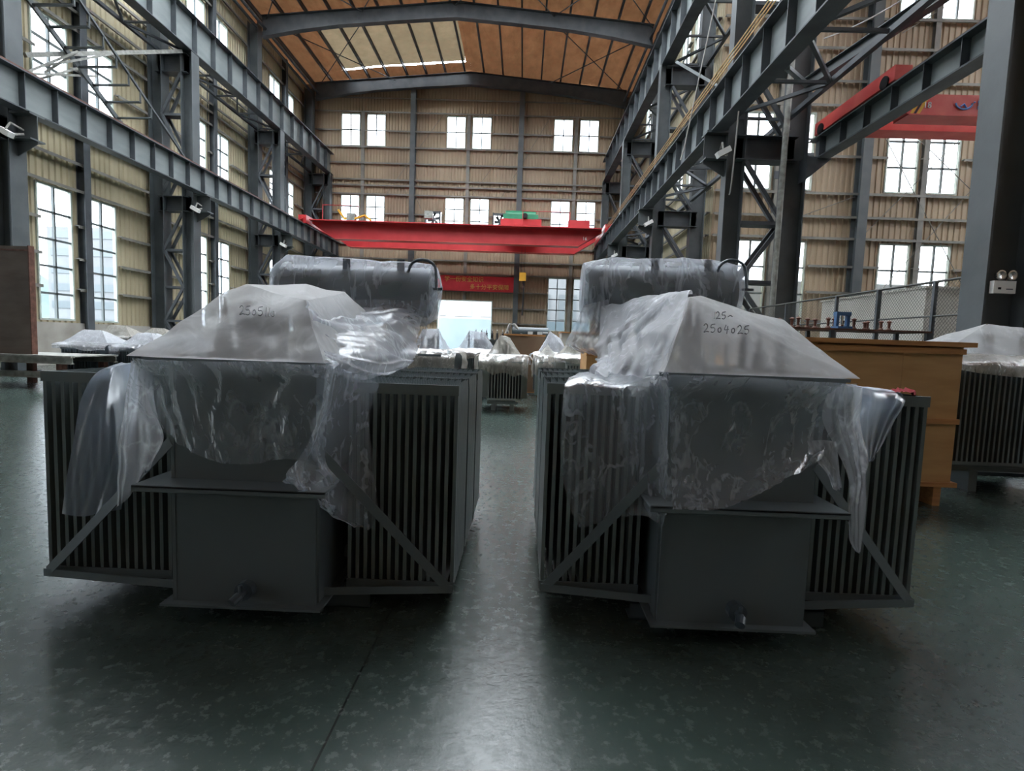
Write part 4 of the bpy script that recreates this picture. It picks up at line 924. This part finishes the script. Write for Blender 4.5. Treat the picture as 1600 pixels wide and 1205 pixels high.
# ================================================================== OTHER TRANSFORMERS, CRATES, PLATFORM
def covered(cx, y, w, lid, top, d, body, label, cover_label, tent_mat, mat='tx', rad=None, drop=(.45,.3), seed=0, pk=None, base=.12, sides=.25, group='covered transformers further back', fins=12, sk=True, cut=None):
    """smaller transformer with bushings, radiator banks and a film cover of its own"""
    mt = M[mat]; t = thing('transformer', label, 'transformer', (cx, y, 0), 0, group)
    MB().box((-w*.42, .0, base), (w*.42, d, lid-.05)).build('tank', mt, t)
    MB().box((-w/2, -.04, lid-.05), (w/2, d+.04, lid-.02)).build('lid', mt, t)
    mb = MB()
    for s in (-1, 1): mb.box((s*w*.30-.05, -.05, 0), (s*w*.30+.05, d+.05, base))
    mb.box((-w*.5, -.02, base-.02), (w*.5, .03, base+.05)); mb.build('skid', mt, t)
    x0, x1 = (rad or (-w*.42, w*.42)); n = fins
    r = MB().box((x0, -.19, base+.10), (x1, -.17, base+.12)).build('radiator', mt, t); MB().box((x0, -.02, base+.10), (x1, -.002, body)).build('fin_shade_plate', M['tx_dark'], t)  # dark plate stands in for the shade between the fins
    for za, zb in ((body-.05, body), (base+.1, base+.14)): MB().box((x0-.01, -.25, za), (x1+.01, -.24, zb)).build('tie_strap', mt, r)
    fm = MB().box((-.011, -.235, base+.12), (.011, -.02, body-.02)).build('radiator_fin', mt); me = fm.data; bpy.data.objects.remove(fm)
    for i in range(n):
        o = bpy.data.objects.new('radiator_fin', me); COL.objects.link(o); o.parent = r; o.location = (x0+.012+(x1-x0-.024)*i/(n-1), 0, 0)
    if sides:
        for s in (-1, 1):
            r2 = MB().box((s*w*.42, d*.15, base+.12), (s*(w*.42+sides), d*.17, body)).build('radiator', mt, t)
            mb = MB()
            for i in range(9): yy = d*.15+d*.75*i/8; mb.box((s*w*.42, yy-.01, base+.12), (s*(w*.42+sides), yy+.01, body))
            mb.build('radiator_fin', mt, r2)
    P = pk or [(-.22, .25, top), (.22, .25, top-.02), (0, .55*d, top)]
    for px_, py_, pz in P: bushing(t, px_, py_, lid-.02, pz-lid-.03, .03, 4)
    MB().box((-.07, .13, lid), (.07, .25, lid+(top-lid)*.5)).build('terminal_box', M['tx_dark'], t)
    c = thing('plastic_cover', cover_label, 'plastic sheet', (cx, y, 0), 0, 'plastic covers further back')
    R0 = [Vector((sx*(w/2+.01), yy, lid-.015)) for sx in (-1, 1) for yy in (-.06, d/2, d+.06)]
    hull_sheet('tent', R0+[Vector((a, b, z_)) for a, b, z_ in P]+[Vector((a*.7, b+.15, z_-.03)) for a, b, z_ in P], c, M[tent_mat], sag=.015, edge=.07, amp=.012, freq=7, seed=seed, keep=lambda f: f.normal.z > -.4)
    if sk:
        rnd = random.Random(seed); rows = []; nX = 7
        for k, (dz, out) in enumerate(((0, .0), (.08, .05), (.5, .20), (1, .22))):
            row = []
            for i in range(nX+1):
                u = i/nX; x = (-.5+u)*(w+.1+sides*1.2*min(1, k)); dr = drop[0]*(1-u)+drop[1]*u; rr = (rnd.random()-.5)*.10*(k == 3)
                row.append(Vector((x, -.065-out-(.01 if k > 1 else 0), lid-.02-dz*(dr+rr))))
            rows.append(row)
        sheet('skirt', rows, c, M['film_far' if tent_mat != 'film_white' else 'film_mid'], 5, .012, .018, 6, seed)
        for s in (-1, 1):
            rows = [[Vector((s*(w/2+.02), yy, lid-.02)) for yy in (-.05, d*.5, d)], [Vector((s*(w/2+sides+.03), yy, lid-.10)) for yy in (-.2, d*.5, d)], [Vector((s*(w/2+sides+.05), yy, lid-.1-(drop[0] if s < 0 else drop[1])*(.7+.4*rnd.random()))) for yy in (-.22, d*.5, d)]]
            sheet('skirt', rows, c, M['film_far' if tent_mat != 'film_white' else 'film_mid'], 6, .012, .015, 6, seed+s)
    return t
covered(-.42, 12.5, .72, 1.335, 1.75, .9, 1.15, 'small grey finned transformer standing alone on skids in the gap between the two big ones', 'dusty tan plastic cover on the small transformer in the central gap', 'film_far', 'tx_b', (-.34,.44), (.40,.50), 21, [(-.12,.2,1.75),(.12,.25,1.70),(0,.5,1.75)], .16, .26, fins=12)
covered(-2.12, 12.2, .68, 1.40, 1.85, .9, 1.27, 'grey finned transformer right behind the left big radiator', 'crumpled plastic cover behind the left big conservator', 'film_mid', 'tx', (-.30,.30), (.4,.5), 22, [(-.2,.2,1.83),(.16,.25,1.85),(0,.6,1.8)], .16, .38, fins=11)
covered(-1.30, 15.0, .95, 1.40, 1.88, .9, 1.25, 'grey transformer in the second row, below the open doorway', 'clear plastic cover in the second row, below the open doorway', 'film_mid', 'tx', None, (.25,.3), 23, [(-.22,.2,1.88),(.22,.25,1.86),(.1,.6,1.86)], .16, .2, fins=13)
covered(.88, 15.0, .80, 1.38, 1.83, .8, 1.2, 'grey transformer under a white cover, to the right of the brown crate', 'bluish white plastic cover with a tall narrow peak, right of the brown crate', 'film_white', 'tx', None, (.3,.3), 24, [(-.12,.2,1.95),(.18,.25,1.75)], .16, .2, fins=9)
covered(1.42, 12.0, 1.05, 1.40, 1.80, .9, 1.18, 'finned grey transformer close to the left end of the right big conservator', 'yellowish plastic cover close to the left end of the right big conservator', 'film_far', 'tx_b', (-.43,.43), (.18,.25), 25, [(-.26,.2,1.82),(.2,.25,1.76),(0,.6,1.8)], .16, .22, fins=14)
covered(2.3, 16.5, .9, 1.38, 1.8, .9, 1.2, 'grey transformer hidden behind the right big transformer', 'plastic cover behind the right big transformer', 'film_far', 'tx_b', None, (.2,.2), 26)
covered(.66, 14.0, .46, 1.30, 1.55, .8, 1.12, 'narrow grey transformer between the central one and the yellowish cover', 'low dusty cover beside the brown crate in the aisle', 'film_far', 'tx_b', None, (.5,.5), 27, [(0,.3,1.58)], .1, .1, fins=7)
# left field: white covers in front, tan ones behind
LF = [(-12.5, 15.2, 1.3, 1.18, 1.54, 'film_white', 'front row, beside the brown steel panel'), (-12.0, 16.9, .9, 1.16, 1.50, 'film_white', 'front row, second from the brown panel'),
      (-10.97, 15.2, .95, 1.17, 1.50, 'film_white', 'front row, third from the brown panel'), (-10.75, 16.9, .85, 1.17, 1.52, 'film_white', 'front row, fourth from the brown panel'), (-9.75, 15.2, .95, 1.17, 1.50, 'film_white', 'front row, next to the left tent'),
      (-14.8, 19.2, 1.35, 1.36, 1.72, 'film_far', 'back row, under the left window pair'), (-13.45, 19.4, 1.1, 1.36, 1.67, 'film_far', 'back row, low and flat topped'),
      (-12.5, 19.2, .8, 1.36, 1.80, 'film_far', 'back row, with a single sharp peak'), (-11.6, 19.4, .9, 1.36, 1.72, 'film_far', 'back row, half hidden by the left tent')]
for i, (x, y, w, l, tp, fmat, where) in enumerate(LF):
    pk = [(0, .35, tp+.02)] if 'sharp' in where else [(-w*.22, .25, tp), (w*.2, .25, tp-.01), (0, .6, tp-.02)]
    covered(x, y, w, l, tp, .9, l-.16, 'dark transformer, left field, '+where, ('white' if fmat == 'film_white' else 'dusty tan')+' cover, left field, '+where, fmat, 'tx_dark' if fmat == 'film_white' else 'tx', None, (.10+.12*(i % 2),.22-.12*(i % 2)), 31+i, pk, .12, .12, fins=14, group='covered transformers in the left field')
# big one on the right behind the crate
t = covered(6.28, 6.5, 2.7, 1.665, 2.02, .70, 1.52, 'large dark finned transformer behind the right end of the big wooden crate', 'wrinkled plastic cover of the large transformer behind the big crate', 'film_tent', 'tx', (-1.25,1.3), (.18,.26), 51,
            [(-.95,.35,1.90),(-.55,.3,2.03),(-.1,.3,2.0),(.4,.3,1.96),(.9,.3,1.92),(-.3,.5,2.02)], .26, .0, group=None, fins=44)
# bare transformer with dark bushings and a bare one with pipes, at the back of the middle aisle
bt = thing('transformer', 'bare transformer with a row of dark bushings below the doorway', 'transformer', (-1.05, 18.0, 0))
MB().box((-.6,0,.15), (.6,.8,1.62)).build('tank', M['tx'], bt); MB().box((-.65,-.05,1.62), (.65,.85,1.66)).build('lid', M['tx'], bt); MB().box((-.5,0,0), (.5,.8,.15)).build('skid', M['tx_dark'], bt)
for i in range(7): bushing(bt, -.54+.18*i, .2+.2*(i % 2), 1.66, .30, .045, 4)
gt = thing('transformer', 'bare grey transformer with pipes and a round conservator end, right of the brown crate', 'transformer', (.62, 19.5, 0))
MB().box((-1.4,0,0), (.35,1,1.55)).build('tank', M['tx_b'], gt); MB().tube((-1.0,.2,2.0), (.30,.2,2.0), .16, 16).build('conservator', M['tx'], gt)
mb = MB(); mb.box((.1,-.2,.1), (.5,.1,1.95)); mb.build('radiator', M['tx'], gt); mb = MB(); mb.tube((-.9,.2,1.5), (-.9,.2,1.9), .05); mb.tube((.1,.2,1.5), (.1,.2,1.9), .05); mb.build('bracket', M['tx'], gt)
mb = MB(); mb.path([(-1.3,.2,1.75),(-1.1,.15,2.25),(-.95,.1,2.25),(-.6,.1,1.8)], .05, 8); mb.build('pipe', M['cable'], gt)
for x in (-.35, 0, .2): MB().box((x-.1,-.05,1.6), (x+.08,.1,2.0)).build('wrapped_bushing', M['white'], gt)

def crate(name, label, x0, x1, y0, y1, z0, z1, seams, rails, overhang=.06, leg=0.0, group=None, face='wood'):
    t = thing(name, label, 'crate', ((x0+x1)/2, y0, 0), 0, group); c = (x0+x1)/2
    mb = MB(); xs = [x0]+seams+[x1]
    for a, b in zip(xs, xs[1:]): mb.box((a-c+.002, 0, z0), (b-c-.002, .02, z1))
    mb.build('front_panel', M[face], t)
    MB().box((x0-c, .02, z0), (x0-c+.02, y1-y0, z1)).build('side_panel', M[face], t); MB().box((x1-c-.02, .02, z0), (x1-c, y1-y0, z1)).build('side_panel', M[face], t)
    MB().box((x0-c, y1-y0-.02, z0), (x1-c, y1-y0, z1)).build('back_panel', M[face], t)
    MB().box((x0-c-overhang, -.05, z1), (x1-c+overhang, y1-y0+.05, z1+.05)).build('top_batten', M['wood_rail'], t)
    MB().box((x0-c, 0, z1-.01), (x1-c, y1-y0, z1)).build('top_panel', M[face], t)
    for z in rails: MB().box((x0-c-.01, -.03, z-.028), (x1-c+.01, 0, z+.028)).build('batten', M['wood_rail'], t)
    if leg:
        mb = MB().box((x0-c-.0, -.02, leg), (x1-c+.06, y1-y0, z0)); mb.build('pallet', M['wood_rail'], t)
        for x in [x1-c-.12-.9*i for i in range(int((x1-x0)/.9)+1)]: MB().box((x-.05, .0, 0), (x+.03, y1-y0, leg)).build('pallet_block', M['wood_rail'], t)
    return t
crate('wooden_crate', 'big plywood shipping crate behind the right front transformer', 2.35, 4.64, 5.75, 6.6, .26, 1.71, [3.1, 4.02], [.92, 1.66], .10, .21)
crate('wooden_crate', 'small upright crate seen in the gap left of the right big transformer', 1.03, 1.26, 8.6, 9.5, 0, 1.48, [], [.9, 1.45], .01)
crate('wooden_crate', 'brown crate behind the small central transformer', -.55, .66, 16.3, 17.3, .1, 1.80, [], [1.1], .03, .08, face='wood_brown')
crate('wooden_crate', 'pale crate far back below the right window pair', 1.5, 3.2, 21.0, 22.2, .1, 2.02, [], [1.5], .03, .08, face='cabin')
# door-like steel plate standing on the platform at the left edge
pf = thing('work_platform', 'low steel platform of dusty channels at the left edge', 'platform', (-12.9, 13.3, 0))
MB().box((-2.6, 0, .83), (1.55, 1.6, .86)).build('deck', M['dusty'], pf)
mb = MB(); mb.hbeam((-2.6, .05, .74), (1.55, .05, .74), .12, .18, .02, .015); mb.build('edge_channel', M['dusty'], pf)
MB().hbeam((-2.6, 1.5, .74), (1.55, 1.5, .74), .12, .18, .02, .015).build('edge_channel', M['dusty'], pf)
mb = MB().hbeam((-2.6, .1, .36), (1.4, .1, .36), .12, .16, .02, .015); mb.build('lower_channel', M['dusty'], pf)
for x in (-2.3, -.83, 1.2): MB().box((x-.08, .05, 0), (x+.08, .2, .65)).build('leg', M['rust'], pf); MB().box((x-.08, 1.4, 0), (x+.08, 1.55, .65)).build('leg', M['rust'], pf)
bp_ = thing('steel_cabinet', 'tall brown steel cabinet standing on the platform at the left edge', 'cabinet', (-13.12, 13.5, .861))
MB().box((-1.6, 0, 0), (.58, .14, 2.72)).build('cabinet_body', M['brown'], bp_)
MB().box((.58, -.01, 0), (.61, .15, 2.74)).build('corner_trim', M['rust'], bp_); MB().box((-1.6, -.008, 2.60), (.58, 0, 2.64)).build('panel_seam', M['rust'], bp_)

# fence with chain link between the rows of columns
fe = thing('wire_fence', 'dark chain link fence with steel posts on the right, below the side bay windows', 'fence', (7.3, 17.6, 0)); FZ = 2.93; FL = 12.6
for y in (0, -2.4, -4.8, -6.3, -7.8, -9.4, -9.55, -11.2, -12.6):
    MB().box((-.03 if y not in (-6.3,) else -.05, y-.03, 0), (.03, y+.03, FZ)).build('fence_post', M['steel_dark'], fe)
MB().tube((0,0,FZ), (0,-FL,FZ), .025, 6).build('fence_rail', M['wire'], fe); MB().tube((0,0,2.32), (0,-FL,2.32), .018, 6).build('fence_rail', M['wire'], fe)
mb = MB(); st = .075; hh = FZ-1.55
for i in range(int((FL+hh)/st)):
    for s in (0, 1):
        ya = -i*st; a = (ya, 1.55); b = (ya+hh, FZ)              # wire climbing at 45 degrees
        if a[0] < -FL: a = (-FL, 1.55+(-FL-ya))
        if b[0] > 0: b = (0, FZ-(ya+hh))
        if b[0] <= a[0]: continue
        p, q = (Vector((0, a[0], a[1])), Vector((0, b[0], b[1]))) if s == 0 else (Vector((0, -FL-a[0], a[1])), Vector((0, -FL-b[0], b[1])))
        mb.bar(p, q, .004, .004)
mb.build('chain_link', M['wire'], fe)['kind'] = 'stuff'
cb = thing('site_cabin', 'plain white cabin behind the chain link fence on the right', 'cabin', (10.5, 14.4, 0))
MB().box((0, 0, 0), (5.6, 4.9, 3.40)).build('cabin_body', M['cabin'], cb); MB().box((-.04, -.04, 3.38), (5.64, 4.94, 3.44)).build('cabin_roof', M['cabin'], cb)
MB().box((.9, -.03, .9), (2.1, 0, 2.2)).build('cabin_window', M['tx_dark'], cb)
# rack with small rusty castings and a blue press behind the big crate
rk = thing('parts_rack', 'steel rack behind the big crate', 'rack', (5.05, 9.2, 0))
MB().box((-1.3, -.3, 1.98), (1.6, .5, 2.01)).build('shelf_board', M['rust'], rk)
for x in (-1.25, 0, 1.55):
    for y in (-.27, .47): MB().box((x-.03, y-.03, 0), (x+.03, y+.03, 1.98)).build('leg', M['steel_dark'], rk)
cs = None; rnd = random.Random(3)
for i in range(16):
    if cs is None:
        cs = MB().lathe((0,0,0), [(.022,0),(.032,.015),(.014,.04),(.016,.11),(.03,.13),(.0,.15)], 10).build('metal_casting', M['rust'])
        tag(cs, None, 'casting', 'small castings on the rack behind the big crate'); o = cs
    else: o = cs.copy(); COL.objects.link(o)
    o.location = (3.95+.15*i+rnd.random()*.04, 9.25+rnd.random()*.15, 2.01); o.scale = (1.5, 1.5, .9+.5*rnd.random())
    o['label'] = 'small rusty casting standing in the row on the rack behind the big crate'
pr_ = thing('bench_press', 'small blue bench press at the left end of the rack behind the crate', 'press', (5.35, 9.15, 2.01)); pr_.scale = (.75,)*3
MB().box((-.16,-.1,0), (.16,.2,.06)).build('press_base', M['blue'], pr_); MB().box((-.15,.0,.06), (-.09,.1,.34)).box((.09,.0,.06), (.15,.1,.34)).box((-.16,-.02,.30), (.16,.12,.38)).build('press_frame', M['blue'], pr_)
MB().tube((0,.05,.1), (0,.05,.3), .03, 10).build('ram', M['chrome'], pr_)
# emergency light on the big column
CX_ = 4.03*HK; em = thing('emergency_light', 'white twin-head emergency light on the big right column', 'lamp', (CX_-.08, 4.62*HK-.01, 2.60))
MB().box((-.15,-.05,-.10), (.15,.02,.07)).build('lamp_housing', M['white'], em)
for s in (-1, 1):
    h_ = MB().lathe((s*.075,-.0,.145), [(.0,.0),(.05,0),(.068,.05),(.068,.07),(.05,.072),(0,.06)], 18, (0,-1,0)).build('lamp_head', M['chrome'], em); MB().tube((s*.05,0,.06), (s*.06,0,.10), .012, 6).build('lamp_stem', M['chrome'], em)
MB().box((-.09,-.053,-.05), (-.05,-.05,-.02)).build('label_plate', M['black'], em); MB().box((.02,-.053,-.05), (.11,-.05,-.035)).build('label_plate', M['tx'], em)

# outside: yard, low white building and blue fence behind the doorway, wooded hill and a block to the left
yd = MB().box((-140,-60,-.45), (140,160,-.25)).build('ground_yard', M['out']); yd['kind'] = 'structure'
bf = tag(MB().box((-30, 62, -.25), (30, 62.4, 4.1)).build('boundary_wall', M['bluewall']), 'pale blue sheet wall seen through the open doorway', 'wall')
ob = thing('far_building', 'pale building with a band of windows beyond the doorway', 'building', (0, 75, -.25))
MB().box((-40, 0, 0), (40, 10, 11)).build('building_body', M['build'], ob)
for i in range(14): MB().box((-24+3.6*i, -.1, 5.2), (-21.6+3.6*i, 0, 8.6)).build('window', M['build_w'], ob)
P = []
for i in range(41):
    row = []
    for j in range(9):
        y = -10+150*i/40; h = 10.5+3*math.sin(i*.43)+3*noise.noise(Vector((i*.31, j*.5, 1)))+1.5*noise.noise(Vector((i*1.3, j*1.5, 4)))
        row.append((-72-7*j, y, -.3+h*math.sin(PI/2*j/8)**.8))
    P.append(row)
tag(MB().grid(P).build('wooded_hill', M['hill'], smooth=True), 'hazy green hillside outside the left windows', 'hill')
bl = thing('far_building', 'grey multi-storey block outside the second left window', 'building', (-60, 80, -.25))
MB().box((-6,-6,0), (6,4,15.5)).build('building_body', M['build'], bl)
for i in range(6): MB().box((-5.5,-6.1,2+2.4*i), (5.5,-6,3.0+2.4*i)).build('window', M['build_w'], bl)
rb = tag(MB().box((55,-20,-.25), (60,60,11)).build('far_building', M['build']), 'pale building outside the side bay windows', 'building')
eb = tag(MB().box((14, 42,-.25), (44,46,7)).build('far_building', M['build']), 'low pale building outside the end windows of the side bay', 'building')
